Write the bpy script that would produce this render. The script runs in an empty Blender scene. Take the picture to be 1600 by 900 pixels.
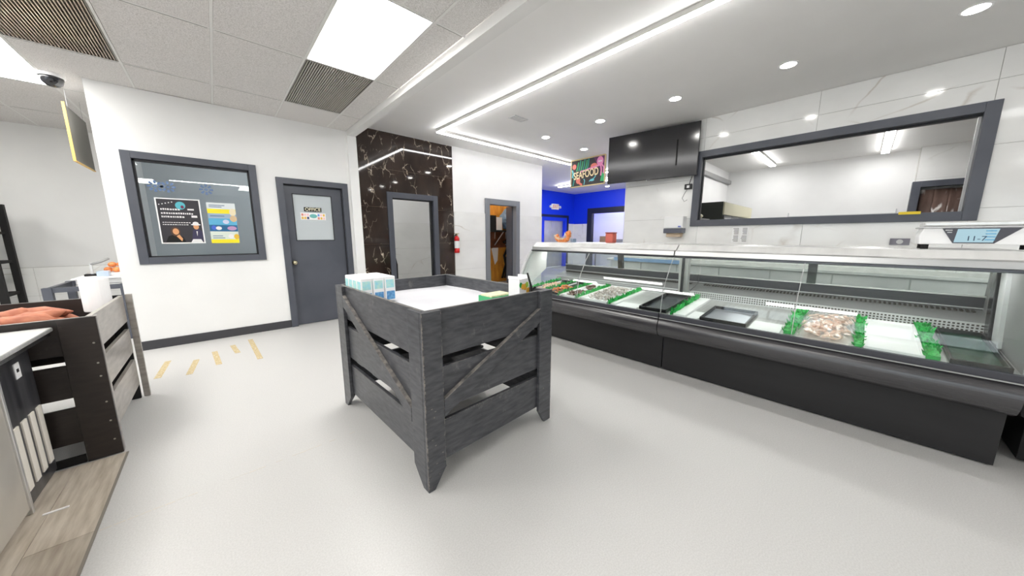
import bpy, bmesh, math, random
from mathutils import Vector, Matrix
random.seed(7)
SC = bpy.context.scene
COL = SC.collection
R = math.radians

# ------------------------------------------------------------------ camera, world, exposure
cam = bpy.data.cameras.new('camera'); cam_o = bpy.data.objects.new('camera', cam); COL.objects.link(cam_o)
cam.sensor_width = 36.0; cam.lens = 498.26 / 1600 * 36.0
cam.clip_start = 0.05; cam.clip_end = 60
cam_o.location = (0, 0, 1.3)
cam_o.rotation_euler = (R(90 - 9.221), 0, R(-42.673))
SC.camera = cam_o
world = bpy.data.worlds.new('world'); SC.world = world; world.use_nodes = True
world.node_tree.nodes['Background'].inputs[0].default_value = (0.93, 0.97, 1, 1)
world.node_tree.nodes['Background'].inputs[1].default_value = 1.5
SC.view_settings.view_transform = 'Standard'; SC.view_settings.look = 'None'
SC.view_settings.gamma = 1.0; SC.view_settings.use_curve_mapping = False
SC.view_settings.exposure = 1.17
PANEL_E, STRIP_E, POT_E = 10.5, 14.0, 34.0
SC.cycles.max_bounces = 14; SC.cycles.diffuse_bounces = 8; SC.cycles.glossy_bounces = 6
SC.cycles.transparent_max_bounces = 16; SC.cycles.transmission_bounces = 8
SC.cycles.sample_clamp_indirect = 6.0

# ------------------------------------------------------------------ materials
MATS = {}
def s2l(c):
    return tuple(((v / 255 + 0.055) / 1.055) ** 2.4 if v / 255 > 0.04045 else v / 255 / 12.92 for v in c)
def mat(name, rgb, rough=0.5, metal=0.0, spec=0.5, coat=0.0):
    m = bpy.data.materials.new(name); m.use_nodes = True
    b = m.node_tree.nodes['Principled BSDF']
    b.inputs['Base Color'].default_value = (*s2l(rgb), 1)
    b.inputs['Roughness'].default_value = rough; b.inputs['Metallic'].default_value = metal
    b.inputs['Specular IOR Level'].default_value = spec
    b.inputs['Coat Weight'].default_value = coat
    MATS[name] = m
    return m
def nodes(m):
    nt = m.node_tree
    return nt, nt.nodes['Principled BSDF'], (lambda t: nt.nodes.new(t)), (lambda a, b: nt.links.new(a, b))
def ramp(nt, stops):
    r = nt.nodes.new('ShaderNodeValToRGB'); e = r.color_ramp.elements
    while len(e) < len(stops): e.new(0.5)
    for i, (p, c) in enumerate(stops):
        e[i].position = p; e[i].color = (*c, 1)
    return r
def pos(nt, scale=(1, 1, 1), rot=(0, 0, 0)):
    g = nt.nodes.new('ShaderNodeNewGeometry'); mp = nt.nodes.new('ShaderNodeMapping')
    mp.inputs['Scale'].default_value = scale; mp.inputs['Rotation'].default_value = rot
    nt.links.new(g.outputs['Position'], mp.inputs['Vector'])
    return mp.outputs['Vector']
def mottled(name, rgb1, rgb2, scale, rough=0.5, bump=0.0, stops=(0.35, 0.65), detail=4, metal=0.0, stretch=(1, 1, 1), spec=0.5):
    m = mat(name, rgb1, rough, metal, spec); nt, b, N, L = nodes(m)
    n = N('ShaderNodeTexNoise'); n.inputs['Scale'].default_value = scale; n.inputs['Detail'].default_value = detail
    L(pos(nt, stretch), n.inputs['Vector'])
    r = ramp(nt, [(stops[0], s2l(rgb1)), (stops[1], s2l(rgb2))]); L(n.outputs['Fac'], r.inputs['Fac'])
    L(r.outputs['Color'], b.inputs['Base Color'])
    if bump:
        bp = N('ShaderNodeBump'); bp.inputs['Strength'].default_value = bump; bp.inputs['Distance'].default_value = 0.004
        L(n.outputs['Fac'], bp.inputs['Height']); L(bp.outputs['Normal'], b.inputs['Normal'])
    return m
def veined(name, base, vein, scale, width, rough, rot=(0.5, 0.6, 0.4), stretch=(1, 1, 1), second=None, spec=0.5, cover=0.5):
    m = mat(name, base, rough, 0, spec); nt, b, N, L = nodes(m)
    v = pos(nt, stretch, rot)
    w = N('ShaderNodeTexNoise'); w.inputs['Scale'].default_value = scale * 1.6; w.inputs['Detail'].default_value = 5; L(v, w.inputs['Vector'])
    ad = N('ShaderNodeMixRGB'); ad.blend_type = 'LINEAR_LIGHT'; ad.inputs['Fac'].default_value = 0.10
    L(v, ad.inputs['Color1']); L(w.outputs['Color'], ad.inputs['Color2'])
    vo = N('ShaderNodeTexVoronoi'); vo.feature = 'DISTANCE_TO_EDGE'; vo.inputs['Scale'].default_value = scale
    L(ad.outputs['Color'], vo.inputs['Vector'])
    r = ramp(nt, [(0.0, (1, 1, 1)), (width, (0, 0, 0))]); L(vo.outputs['Distance'], r.inputs['Fac'])
    mk = N('ShaderNodeTexNoise'); mk.inputs['Scale'].default_value = scale * 0.9; L(v, mk.inputs['Vector'])
    rk = ramp(nt, [(cover, (0, 0, 0)), (cover + 0.14, (1, 1, 1))]); L(mk.outputs['Fac'], rk.inputs['Fac'])
    mu = N('ShaderNodeMath'); mu.operation = 'MULTIPLY'; L(r.outputs['Color'], mu.inputs[0]); L(rk.outputs['Color'], mu.inputs[1])
    base2 = second or base
    nb = N('ShaderNodeTexNoise'); nb.inputs['Scale'].default_value = 2.2; nb.inputs['Detail'].default_value = 6; L(v, nb.inputs['Vector'])
    rb = ramp(nt, [(0.35, s2l(base)), (0.7, s2l(base2))]); L(nb.outputs['Fac'], rb.inputs['Fac'])
    mx = N('ShaderNodeMixRGB'); L(mu.outputs['Value'], mx.inputs['Fac']); L(rb.outputs['Color'], mx.inputs['Color1'])
    mx.inputs['Color2'].default_value = (*s2l(vein), 1)
    L(mx.outputs['Color'], b.inputs['Base Color'])
    return m
def emit(name, rgb, e):
    m = bpy.data.materials.new(name); m.use_nodes = True; nt = m.node_tree
    for n in list(nt.nodes): nt.nodes.remove(n)
    o = nt.nodes.new('ShaderNodeOutputMaterial'); em = nt.nodes.new('ShaderNodeEmission')
    em.inputs[0].default_value = (*rgb, 1); em.inputs[1].default_value = e
    nt.links.new(em.outputs[0], o.inputs[0]); MATS[name] = m
    return m
def glass(name, tint, refl=1.0, rough=0.0, frost=0.0, frost_rgb=(200, 205, 205)):
    m = bpy.data.materials.new(name); m.use_nodes = True; nt = m.node_tree
    for n in list(nt.nodes): nt.nodes.remove(n)
    N = nt.nodes.new; L = nt.links.new
    o = N('ShaderNodeOutputMaterial'); t = N('ShaderNodeBsdfTransparent'); g = N('ShaderNodeBsdfGlossy')
    t.inputs[0].default_value = (*tint, 1); g.inputs['Roughness'].default_value = rough
    f = N('ShaderNodeFresnel'); bf = N('ShaderNodeNewGeometry'); im = N('ShaderNodeMath'); im.operation = 'MULTIPLY_ADD'
    im.inputs[1].default_value = 1 / 1.5 - 1.5; im.inputs[2].default_value = 1.5
    L(bf.outputs['Backfacing'], im.inputs[0]); L(im.outputs[0], f.inputs['IOR'])
    mu = N('ShaderNodeMath'); mu.operation = 'MULTIPLY'; mu.inputs[1].default_value = refl; mu.use_clamp = True
    L(f.outputs[0], mu.inputs[0])
    mx = N('ShaderNodeMixShader'); L(mu.outputs[0], mx.inputs[0]); L(g.outputs[0], mx.inputs[2])
    if frost:
        d = N('ShaderNodeBsdfDiffuse'); d.inputs[0].default_value = (*s2l(frost_rgb), 1)
        m2 = N('ShaderNodeMixShader'); m2.inputs[0].default_value = frost
        L(t.outputs[0], m2.inputs[1]); L(d.outputs[0], m2.inputs[2]); L(m2.outputs[0], mx.inputs[1])
    else:
        L(t.outputs[0], mx.inputs[1])
    L(mx.outputs[0], o.inputs[0]); MATS[name] = m
    return m

wall_m = mottled('wall_paint', (238, 238, 237), (232, 232, 231), 1.2, 0.55)
ceil_m = mottled('ceiling_paint', (234, 233, 231), (228, 227, 225), 0.9, 0.6)
atile_m = mottled('acoustic_tile', (222, 219, 217), (190, 187, 184), 150, 0.9, 0.5, (0.40, 0.66), 3)
tbar_m = mat('white_enamel', (218, 217, 214), 0.5)
gap_m = mat('dark_gap', (70, 66, 62), 0.9)
marble_m = veined('white_marble_tile', (238, 238, 236), (204, 198, 190), 1.3, 0.022, 0.10, (0.7, 0.5, 0.6), (1, 1, 1.6), (230, 230, 228), 0.5, 0.52)
dmarble_m = veined('dark_marble_tile', (42, 33, 29), (216, 200, 178), 4.6, 0.030, 0.05, (0.2, 0.5, 0.3), (1.3, 1, 0.7), (64, 52, 46), 0.5, 0.49)
grout_m = mat('tile_grout', (186, 184, 180), 0.8)
dgrout_m = mat('dark_tile_grout', (150, 132, 112), 0.7)
blue_m = mat('blue_paint', (8, 56, 226), 0.45)
frame_m = mottled('grey_door_paint', (82, 85, 94), (74, 77, 86), 3, 0.42)
dgasket_m = mat('dark_gasket', (26, 27, 32), 0.5)
floor_m = mottled('grey_epoxy_floor', (194, 193, 191), (183, 182, 180), 160, 0.42, 0.08, (0.35, 0.65), 5)
seam_m = mat('floor_seam', (204, 197, 186), 0.8)
plank_m = []
for i, (c1, c2) in enumerate((((192, 182, 168), (158, 146, 130)), ((182, 172, 158), (146, 134, 120)), ((202, 192, 178), (166, 154, 138)))):
    plank_m.append(mottled('vinyl_plank_%s' % 'abc'[i], c1, c2, 9, 0.45, 0.1, (0.32, 0.7), 8, stretch=(5, 0.55, 1)))
base_m = mat('baseboard_vinyl', (58, 58, 62), 0.5)
def blackwood(name, c1, c2, c3):
    m = mottled(name, c1, c2, 6, 0.36, 0.12, (0.3, 0.75), 8, stretch=(2, 2, 9)); nt, b, N, L = nodes(m)
    src = b.inputs['Base Color'].links[0].from_socket
    n = N('ShaderNodeTexNoise'); n.inputs['Scale'].default_value = 7; n.inputs['Detail'].default_value = 10; n.inputs['Roughness'].default_value = 0.75
    L(pos(nt, (1, 1, 0.6)), n.inputs['Vector'])
    r = ramp(nt, [(0.60, (0, 0, 0)), (0.72, (0.75, 0.75, 0.75))]); L(n.outputs['Fac'], r.inputs['Fac'])
    mx = N('ShaderNodeMixRGB'); L(r.outputs['Color'], mx.inputs['Fac']); L(src, mx.inputs['Color1']); mx.inputs['Color2'].default_value = (*s2l(c3), 1)
    L(mx.outputs['Color'], b.inputs['Base Color'])
    return m
crate_m = blackwood('black_stained_wood', (52, 53, 57), (84, 85, 89), (128, 126, 126))
edge_m = mottled('worn_lit_wood_edge', (136, 130, 124), (84, 82, 82), 30, 0.7)  # worn edges, also the painted highlight on the braces
bin_m = blackwood('dark_brown_black_wood', (36, 30, 28), (48, 41, 38), (88, 82, 78))
bing_m = mottled('grey_sheen_wood', (166, 160, 153), (132, 127, 121), 7, 0.3, 0.1, (0.3, 0.7), 8, stretch=(1, 1, 5))  # sheen on the bin's side boards put into a paler grey
screw_m = mat('screw_steel', (180, 178, 170), 0.3, 1.0)
steel_m = mottled('brushed_steel', (220, 220, 218), (206, 206, 204), 4, 0.34, metal=0.7, stretch=(1, 14, 1))
steeld_m = mottled('dark_steel', (96, 97, 100), (74, 75, 79), 5, 0.22, metal=0.85, stretch=(1, 1, 6))
reflsteel_m = mottled('dark_reflection_steel', (44, 45, 50), (92, 92, 95), 3.5, 0.28, stops=(0.4, 0.75), metal=0.3, stretch=(1, 4, 0.6))  # dark reflection in the stainless put into the base colour
ssgrey_m = mottled('matt_steel_side', (206, 201, 192), (182, 178, 170), 2, 0.35, metal=0.4)
canopy_m = mottled('canopy_steel', (226, 226, 224), (212, 212, 210), 2, 0.25, metal=0.4, stretch=(1, 6, 1))
lip_m = mat('canopy_lip_aluminium', (188, 188, 187), 0.3, 0.9)
bump_m = mat('bumper_charcoal', (48, 47, 50), 0.24, 0.0, 0.9)
rail_m = mat('charcoal_rail', (58, 59, 66), 0.4)
kick_m = mottled('kick_panel_black', (17, 16, 18), (23, 22, 24), 2, 0.5, stretch=(1, 1, 8))
black_m = mat('black_plastic', (22, 22, 25), 0.32)
blackg_m = mat('gloss_black', (16, 16, 22), 0.16, 0, 0.9)
matblack_m = mat('matt_black', (16, 15, 15), 0.8)
grey_m = mat('mid_grey_metal', (150, 150, 150), 0.4, 0.2)
lgrey_m = mat('light_grey_plastic', (198, 199, 200), 0.4)
white_m = mat('white_plastic', (240, 240, 240), 0.35)
paper_m = mat('white_paper', (240, 240, 240), 0.8)
liner_m = mottled('white_plastic_liner', (214, 214, 218), (202, 202, 207), 3, 0.35, 0.3)
green_m = mottled('parsley_green', (20, 150, 62), (44, 190, 84), 40, 0.5)
dkgreen_m = mat('dark_green', (18, 62, 44), 0.25)
orange_m = mottled('cooked_orange', (222, 118, 52), (232, 160, 100), 40, 0.4)
tan_m = mottled('raw_shrimp_grey', (210, 202, 196), (150, 138, 130), 60, 0.3, stops=(0.4, 0.7))
pink_m = mottled('shrimp_pink', (250, 224, 208), (240, 190, 160), 40, 0.35)
brown_m = mottled('mussel_brown', (84, 58, 46), (124, 92, 76), 60, 0.35)
yam_m = mottled('sweet_potato_skin', (178, 114, 86), (150, 88, 66), 22, 0.65, 0.4)
yellow_m = mat('yellow_plastic', (236, 206, 40), 0.4)
red_m = mat('fire_red', (206, 30, 32), 0.35)
terra_m = mat('terracotta_red', (186, 92, 78), 0.6)
card_m = mat('kraft_card', (156, 132, 104), 0.8)
osb_m = mottled('orange_plywood', (228, 166, 62), (192, 122, 40), 4, 0.5, 0.1, (0.3, 0.7), 7, stretch=(3, 3, 0.8))
osbd_m = mottled('dark_plywood', (128, 66, 28), (90, 44, 20), 5, 0.5)
tape_m = mottled('tape_residue', (178, 158, 114), (206, 194, 166), 45, 0.8, stops=(0.48, 0.60), stretch=(1, 3, 1))
brass_m = mat('satin_nickel_knob', (200, 190, 160), 0.2, 1.0)
bluelab_m = mottled('blue_label', (110, 170, 214), (66, 128, 186), 60, 0.5)
cyan_m = mottled('cyan_label', (150, 214, 226), (190, 226, 214), 40, 0.5)
cream_m = mat('cream', (232, 228, 200), 0.6)
steelblue_m = mat('blue_film', (140, 176, 220), 0.3)
win_glass = glass('window_glass', (0.93, 0.96, 0.97), 1.0)
off_glass = glass('office_glass', (0.92, 0.95, 0.96), 1.6)
frost_glass = glass('door_glass', (0.85, 0.88, 0.9), 1.5, 0.06, 0.6, (226, 232, 234))
case_glass = glass('case_glass', (0.95, 0.975, 0.965), 1.0)
film_m = glass('clear_bag_film', (0.99, 0.99, 0.99), 1.4, 0.12, 0.12, (245, 245, 245))
panel_e = emit('panel_light', (1.0, 0.985, 0.95), PANEL_E)
strip_e = emit('strip_light', (1.0, 0.99, 0.98), STRIP_E)
case_e = emit('case_fill_lamp', (1.0, 0.99, 0.97), 5.0)
far_e = emit('bright_strip_light', (1.0, 0.99, 0.98), 17)
pot_e = emit('pot_light', (1.0, 0.975, 0.93), POT_E)
bulb_e = emit('store_bulb', (1.0, 0.93, 0.8), 14)
screen_e = emit('scale_screen', (0.55, 0.80, 0.90), 0.36)
exit_e = emit('exit_sign_face', (1.0, 0.88, 0.88), 0.32)

# ------------------------------------------------------------------ builders
def origin(o):
    v = Vector((0, 0, 0))
    while o is not None:
        v += o.location; o = o.parent
    return v
class MB:
    def __init__(s): s.v = []; s.f = []; s.mi = []; s.cur = 0
    def add(s, vs, fs):
        n = len(s.v); s.v += [tuple(p) for p in vs]
        for f in fs: s.f.append([n + i for i in f]); s.mi.append(s.cur)
        return s
    def box(s, x0, x1, y0, y1, z0, z1):
        vs = [(x, y, z) for z in (z0, z1) for y in (y0, y1) for x in (x0, x1)]
        return s.add(vs, [(0, 2, 3, 1), (4, 5, 7, 6), (0, 1, 5, 4), (2, 6, 7, 3), (0, 4, 6, 2), (1, 3, 7, 5)])
    def prism(s, pts, axis, a0, a1):
        # pts: 2D outline; axis 'y' -> (x,z), 'x' -> (y,z), 'z' -> (x,y)
        def P(p, a):
            return {'y': (p[0], a, p[1]), 'x': (a, p[0], p[1]), 'z': (p[0], p[1], a)}[axis]
        n = len(pts)
        return s.add([P(p, a0) for p in pts] + [P(p, a1) for p in pts],
                     [list(range(n))[::-1], list(range(n, 2 * n))] + [(i, (i + 1) % n, n + (i + 1) % n, n + i) for i in range(n)])
    def sheet(s, pts, axis, a0, a1, t=0.006):
        # open curve of (u,w) thickened towards the right of its direction
        out = []
        for i, p in enumerate(pts):
            a = Vector(pts[max(i - 1, 0)]); b = Vector(pts[min(i + 1, len(pts) - 1)]); d = (b - a).normalized()
            out.append((p[0] + d.y * t, p[1] - d.x * t))
        return s.prism(list(pts) + out[::-1], axis, a0, a1)
    def cyl(s, c, axis, r, h, n=16, r2=None):
        r2 = r if r2 is None else r2
        A = {'x': (Vector((0, 1, 0)), Vector((0, 0, 1)), Vector((1, 0, 0))), 'y': (Vector((0, 0, 1)), Vector((1, 0, 0)), Vector((0, 1, 0))), 'z': (Vector((1, 0, 0)), Vector((0, 1, 0)), Vector((0, 0, 1)))}[axis]
        c = Vector(c); vs = []
        for k, rr in ((0, r), (h, r2)):
            for i in range(n):
                t = 2 * math.pi * i / n
                vs.append(c + A[2] * k + A[0] * rr * math.cos(t) + A[1] * rr * math.sin(t))
        return s.add(vs, [list(range(n))[::-1], list(range(n, 2 * n))] + [(i, (i + 1) % n, n + (i + 1) % n, n + i) for i in range(n)])
    def tube(s, path, r, n=6):
        path = [Vector(p) for p in path]; m = len(path); vs = []
        for i, p in enumerate(path):
            d = (path[min(i + 1, m - 1)] - path[max(i - 1, 0)]).normalized()
            a = d.orthogonal().normalized() if i == 0 else (a - d * a.dot(d)).normalized()
            b = d.cross(a); rr = r[i] if isinstance(r, (list, tuple)) else r
            for k in range(n):
                t = 2 * math.pi * k / n; vs.append(p + a * rr * math.cos(t) + b * rr * math.sin(t))
        fs = [(i * n + k, i * n + (k + 1) % n, (i + 1) * n + (k + 1) % n, (i + 1) * n + k) for i in range(m - 1) for k in range(n)]
        return s.add(vs, fs + [list(range(n))[::-1], list(range((m - 1) * n, m * n))])
    def lathe(s, prof, c=(0, 0, 0), n=20):
        vs = []
        for r, z in prof:
            for k in range(n):
                t = 2 * math.pi * k / n; vs.append((c[0] + r * math.cos(t), c[1] + r * math.sin(t), c[2] + z))
        m = len(prof)
        fs = [(i * n + k, i * n + (k + 1) % n, (i + 1) * n + (k + 1) % n, (i + 1) * n + k) for i in range(m - 1) for k in range(n)]
        return s.add(vs, fs + [list(range(n))[::-1], list(range((m - 1) * n, m * n))])
    def blob(s, c, rx, ry, rz, nu=10, nv=7, jit=0.0, rz_ang=0.0):
        vs = []; ca, sa = math.cos(rz_ang), math.sin(rz_ang)
        for j in range(nv + 1):
            ph = math.pi * j / nv
            for i in range(nu):
                th = 2 * math.pi * i / nu; k = 1 + random.uniform(-jit, jit)
                x, y, z = rx * math.sin(ph) * math.cos(th) * k, ry * math.sin(ph) * math.sin(th) * k, rz * math.cos(ph) * k
                vs.append((c[0] + x * ca - y * sa, c[1] + x * sa + y * ca, c[2] + z))
        return s.add(vs, [(j * nu + i, (j + 1) * nu + i, (j + 1) * nu + (i + 1) % nu, j * nu + (i + 1) % nu) for j in range(nv) for i in range(nu)])
    def quad(s, *p): return s.add(p, [tuple(range(len(p)))])
    def build(s, name, m, parent=None, world=True, bevel=0.0, smooth=False, kind=None, label=None, cat=None, group=None, loc=None):
        me = bpy.data.meshes.new(name)
        off = origin(parent) if (parent is not None and world) else Vector((0, 0, 0))
        if loc is not None: off = off + Vector(loc)
        me.from_pydata([tuple(Vector(p) - off) for p in s.v], [], s.f)
        ms = m if isinstance(m, (list, tuple)) else [m]
        for x in ms: me.materials.append(x)
        if len(ms) > 1: me.polygons.foreach_set('material_index', s.mi)
        bm = bmesh.new(); bm.from_mesh(me); bmesh.ops.recalc_face_normals(bm, faces=bm.faces); bm.to_mesh(me); bm.free()
        if smooth: me.shade_smooth()
        me.update()
        o = bpy.data.objects.new(name, me); COL.objects.link(o)
        if parent is not None: o.parent = parent
        if loc is not None: o.location = loc
        if bevel:
            b = o.modifiers.new('edge', 'BEVEL'); b.width = bevel; b.segments = 2; b.limit_method = 'ANGLE'
        tag(o, label, cat, group, kind)
        return o
def tag(o, label=None, cat=None, group=None, kind=None):
    for k, v in (('label', label), ('category', cat), ('group', group), ('kind', kind)):
        if v: o[k] = v
    return o
def thing(name, loc, label, cat, group=None, rz=0.0, kind=None):
    o = bpy.data.objects.new(name, None); COL.objects.link(o); o.location = loc; o.rotation_euler.z = rz
    o.empty_display_size = 0.1
    return tag(o, label, cat, group, kind)
def copy_thing(o, loc=None, rot=None, label=None):
    c = o.copy(); COL.objects.link(c)
    if loc is not None: c.location = loc
    if rot is not None: c.rotation_euler = rot
    if label: c['label'] = label
    for ch in list(o.children):
        d = ch.copy(); COL.objects.link(d); d.parent = c
        for g in list(ch.children):
            e = g.copy(); COL.objects.link(e); e.parent = d
    return c
def B(*a): return MB().box(*a)
def text(name, body, size, loc, rot, m, parent, extrude=0.001, align='CENTER', fat=0.0):
    cu = bpy.data.curves.new(name, 'FONT'); cu.body = body; cu.size = size; cu.offset = fat; cu.extrude = extrude
    cu.align_x = align; cu.align_y = 'CENTER'; cu.materials.append(m)
    tmp = bpy.data.objects.new(name, cu); COL.objects.link(tmp); bpy.context.view_layer.update()
    me = bpy.data.meshes.new_from_object(tmp.evaluated_get(bpy.context.evaluated_depsgraph_get()))
    bpy.data.objects.remove(tmp); bpy.data.curves.remove(cu); me.name = name
    o = bpy.data.objects.new(name, me); COL.objects.link(o); o.rotation_euler = rot
    if parent is not None: o.parent = parent; o.location = Vector(loc) - origin(parent)
    else: o.location = loc
    return o
def cells(a, b, cuts):
    e = sorted({a, b} | {c for c in cuts if a < c < b}); return list(zip(e[:-1], e[1:]))
def wall_with_holes(name, axis, p0, p1, u0, u1, v0, v1, holes, m, **kw):
    # axis 'y': wall spans x (u) and z (v), thickness p0..p1 along y
    b = MB(); us = cells(u0, u1, [h[i] for h in holes for i in (0, 1)]); vs = cells(v0, v1, [h[i] for h in holes for i in (2, 3)])
    for ua, ub in us:
        for va, vb in vs:
            cu, cv = (ua + ub) / 2, (va + vb) / 2
            if any(h[0] < cu < h[1] and h[2] < cv < h[3] for h in holes): continue
            if axis == 'y': b.box(ua, ub, p0, p1, va, vb)
            else: b.box(p0, p1, ua, ub, va, vb)
    return b.build(name, m, kind='structure', **kw)
def tiles(parent, name, axis, p0, p1, ucuts, vcuts, holes, m, gap=0.0015):
    for ua, ub in zip(ucuts[:-1], ucuts[1:]):
        for va, vb in zip(vcuts[:-1], vcuts[1:]):
            b = MB()
            A, Bu, Cv, D = ua + gap, ub - gap, va + gap, vb - gap
            for xa, xb in cells(A, Bu, [h[i] for h in holes for i in (0, 1)]):
                for za, zb in cells(Cv, D, [h[i] for h in holes for i in (2, 3)]):
                    cu, cv = (xa + xb) / 2, (za + zb) / 2
                    if any(h[0] <= cu <= h[1] and h[2] <= cv <= h[3] for h in holes): continue
                    if axis == 'y': b.box(xa, xb, p0, p1, za, zb)
                    else: b.box(p0, p1, xa, xb, za, zb)
            if b.v: b.build(name, m, parent)
def frange(a, b, n): return [a + (b - a) * i / n for i in range(n + 1)]

# ------------------------------------------------------------------ room shell
fl = B(-5, 12.6, -6, 9.4, -0.12, 0).build('floor', floor_m, kind='structure')
WX = -0.535
for i in range(9):
    x1 = WX - i * 0.185; x0 = x1 - 0.183; y = 2.165 - ((i * 0.47) % 1.22) if i else 2.165
    ys = [-2.5] + [t for t in (y - 2.44, y - 1.22, y, y + 1.22) if -2.5 < t < 2.8] + [2.885]
    if i < 3: ys = [-2.5, 2.165 - 1.22, 2.165, 2.885] if i == 0 else ys
    for k, (a, b) in enumerate(zip(ys[:-1], ys[1:])):
        B(x0, x1, a + 0.001, b - 0.001, 0.0, 0.004).build('plank', plank_m[(i * 2 + k) % 3], fl)
B(WX, WX + 0.010, -2.5, 2.885, 0, 0.0045).build('edge_strip', mat('grey_edge_strip', (128, 122, 114), 0.5), fl)
sm = MB()
x = -0.52
while x < 0.55:
    if random.random() < (1.0 if x < -0.3 else 0.55):
        sm.box(x, x + 0.035, 2.159 + random.uniform(-.003, .002), 2.162, 0, 0.0008)
    x += 0.04
sm.build('floor_crack', seam_m, fl)
# grid ceiling on the left
ZC = 2.86
cl = B(-5, 1.637, -6, 8.3, ZC + 0.25, ZC + 0.35).build('ceiling_grid', tbar_m, kind='structure')
XG = [1.637, 1.375, 0.765, 0.155, -0.455, -1.065, -1.675, -2.285, -2.895, -3.505]
YG = [8.2, 7.21, 5.99, 4.77, 3.55, 2.33, 1.11, -0.11, -1.33, -2.55, -3.77, -4.99, -6.0]
LIGHTS = {(1, 4): 0, (5, 2): 0, (5, 4): 0, (5, 6): 0, (1, 9): 0, (5, 9): 0, (8, 5): 0, (8, 2): 0}  # includes unseen panels added beyond the view to brighten the room
VENTS = [(1, 3), (4, 3)]
for i in range(len(XG) - 1):
    for j in range(len(YG) - 1):
        x1, x0, y1, y0 = XG[i], XG[i + 1], YG[j], YG[j + 1]
        if (i, j) in LIGHTS or (i, j) in VENTS: continue
        if y0 > 5.5 and x0 > -0.9: continue
        dz = random.uniform(-0.002, 0.003)
        B(x0 + 0.010, x1 - 0.010, y0 + 0.010, y1 - 0.010, ZC + 0.002 + dz, ZC + 0.014).build('ceiling_tile', atile_m, cl)
gb = MB()
for xx in XG[1:-1]: gb.box(xx - 0.009, xx + 0.009, -6, 8.2, ZC + 0.001, ZC + 0.03)
for yy in YG[1:-1]: gb.box(-3.6, 1.637, yy - 0.009, yy + 0.009, ZC + 0.0015, ZC + 0.03)
gb.build('grid_runner', tbar_m, cl)
gb = MB()
for yy in YG[1:-1]:
    for k in range(len(XG) - 1):
        gb.box(XG[k + 1] + 0.02, XG[k] - 0.02, yy + 0.0085, yy + 0.0115, ZC + 0.0005, ZC + 0.01)
gb.build('grid_shadow_gap', gap_m, cl)
B(-5, -3.5, -6, 8.3, ZC, ZC + 0.03).build('ceiling_panel', atile_m, cl)
cr = B(1.74, 12.6, -6, 9.4, 3.12, 3.25).build('ceiling', ceil_m, kind='structure')
B(1.637, 1.74, -6, 5.95, 2.79, 3.25).build('trim_1', mottled('beam_paint', (226, 225, 223), (220, 219, 217), 1, 0.6), kind='structure')
# office wall with window and door
OW = (-0.645, 0.492, 0.986, 2.209)     # window frame outer
OD = (0.690, 1.585, 0.0, 2.09)
wall_with_holes('wall_office', 'y', 5.46, 5.58, -0.80, 1.637, 0, 2.86, [(OW[0] + .03, OW[1] - .03, OW[2] + .03, OW[3] - .03), (OD[0] + .03, OD[1] - .03, -1, OD[3] - .03)], wall_m)
B(1.625, 1.752, 5.405, 5.90, 0, 2.79).build('trim_2', wall_m, kind='structure')
B(-0.80, OD[0], 5.445, 5.46, 0, 0.105).build('baseboard_office', base_m, kind='structure', bevel=0.003)
B(-0.80, -0.70, 5.58, 8.2, 0, 2.86).build('wall_office_side', wall_m, kind='structure')
B(-5, -0.70, 8.2, 8.3, 0, 2.9).build('wall_far', mottled('far_wall_paint', (226, 226, 224), (218, 218, 217), 1, 0.5), kind='structure')
fw = B(-5, -0.70, 8.185, 8.2, 0, 0.85); fwo = fw.build('wall_far_tiling', grout_m, kind='structure')
tiles(fwo, 'tile', 'y', 8.178, 8.19, [-4.6, -3.3, -2.0, -0.70], [0, 0.43, 0.845], [], marble_m)
B(-0.70, 1.75, 7.6, 7.7, 0, 2.86).build('wall_office_back', mottled('office_back_paint', (196, 202, 206), (186, 192, 197), 1, 0.6), kind='structure')
B(1.70, 1.80, 5.9, 7.7, 0, 3.12).build('wall_office_right', wall_m, kind='structure')
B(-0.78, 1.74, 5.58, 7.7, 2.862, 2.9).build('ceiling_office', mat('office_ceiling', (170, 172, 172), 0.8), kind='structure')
SW = [(-4.6, -2.4, 0.75, 2.5), (-2.1, 0.1, 0.75, 2.5), (0.4, 2.6, 0.75, 2.5)]
wall_with_holes('wall_left', 'x', -5.1, -5, -6, 9.4, 0, 3.2, SW, wall_m)
B(-5.1, 12.6, -6.1, -6, 0, 3.2).build('wall_rear', mottled('rear_wall_paint', (214, 216, 220), (196, 198, 204), 0.5, 0.6), kind='structure')
# back wall: dark marble bay, then white wall
DD = (2.36, 3.385, 0, 2.092); SD = (4.603, 5.684, 0, 2.152)
YB = 5.9
hs = [(DD[0] + .04, DD[1] - .04, -1, DD[3] - .04), (SD[0] + .04, SD[1] - .04, -1, SD[3] - .04)]
wb = wall_with_holes('wall_back', 'y', YB + 0.012, YB + 0.15, 1.72, 6.53, 0, 3.12, hs, wall_m)
dk = wall_with_holes('wall_back_cladding', 'y', YB + 0.004, YB + 0.012, 1.74, 3.765, 0, 3.11, [(DD[0] + .04, DD[1] - .04, -1, DD[3] - .04)], dgrout_m)
tiles(dk, 'tile', 'y', YB - 0.004, YB + 0.006, [1.752, 2.505, 3.762], [0.0, 0.5, 1.16, 1.82, 2.48, 3.11], hs, dmarble_m, 0.002)
wt = wall_with_holes('wall_back_wainscot', 'y', YB + 0.004, YB + 0.012, 3.775, 6.53, 0, 1.815, hs, grout_m)
tiles(wt, 'tile', 'y', YB - 0.003, YB + 0.006, [3.777, 5.1, 6.53], [0, 0.58, 1.2, 1.815], hs, marble_m)
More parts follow.
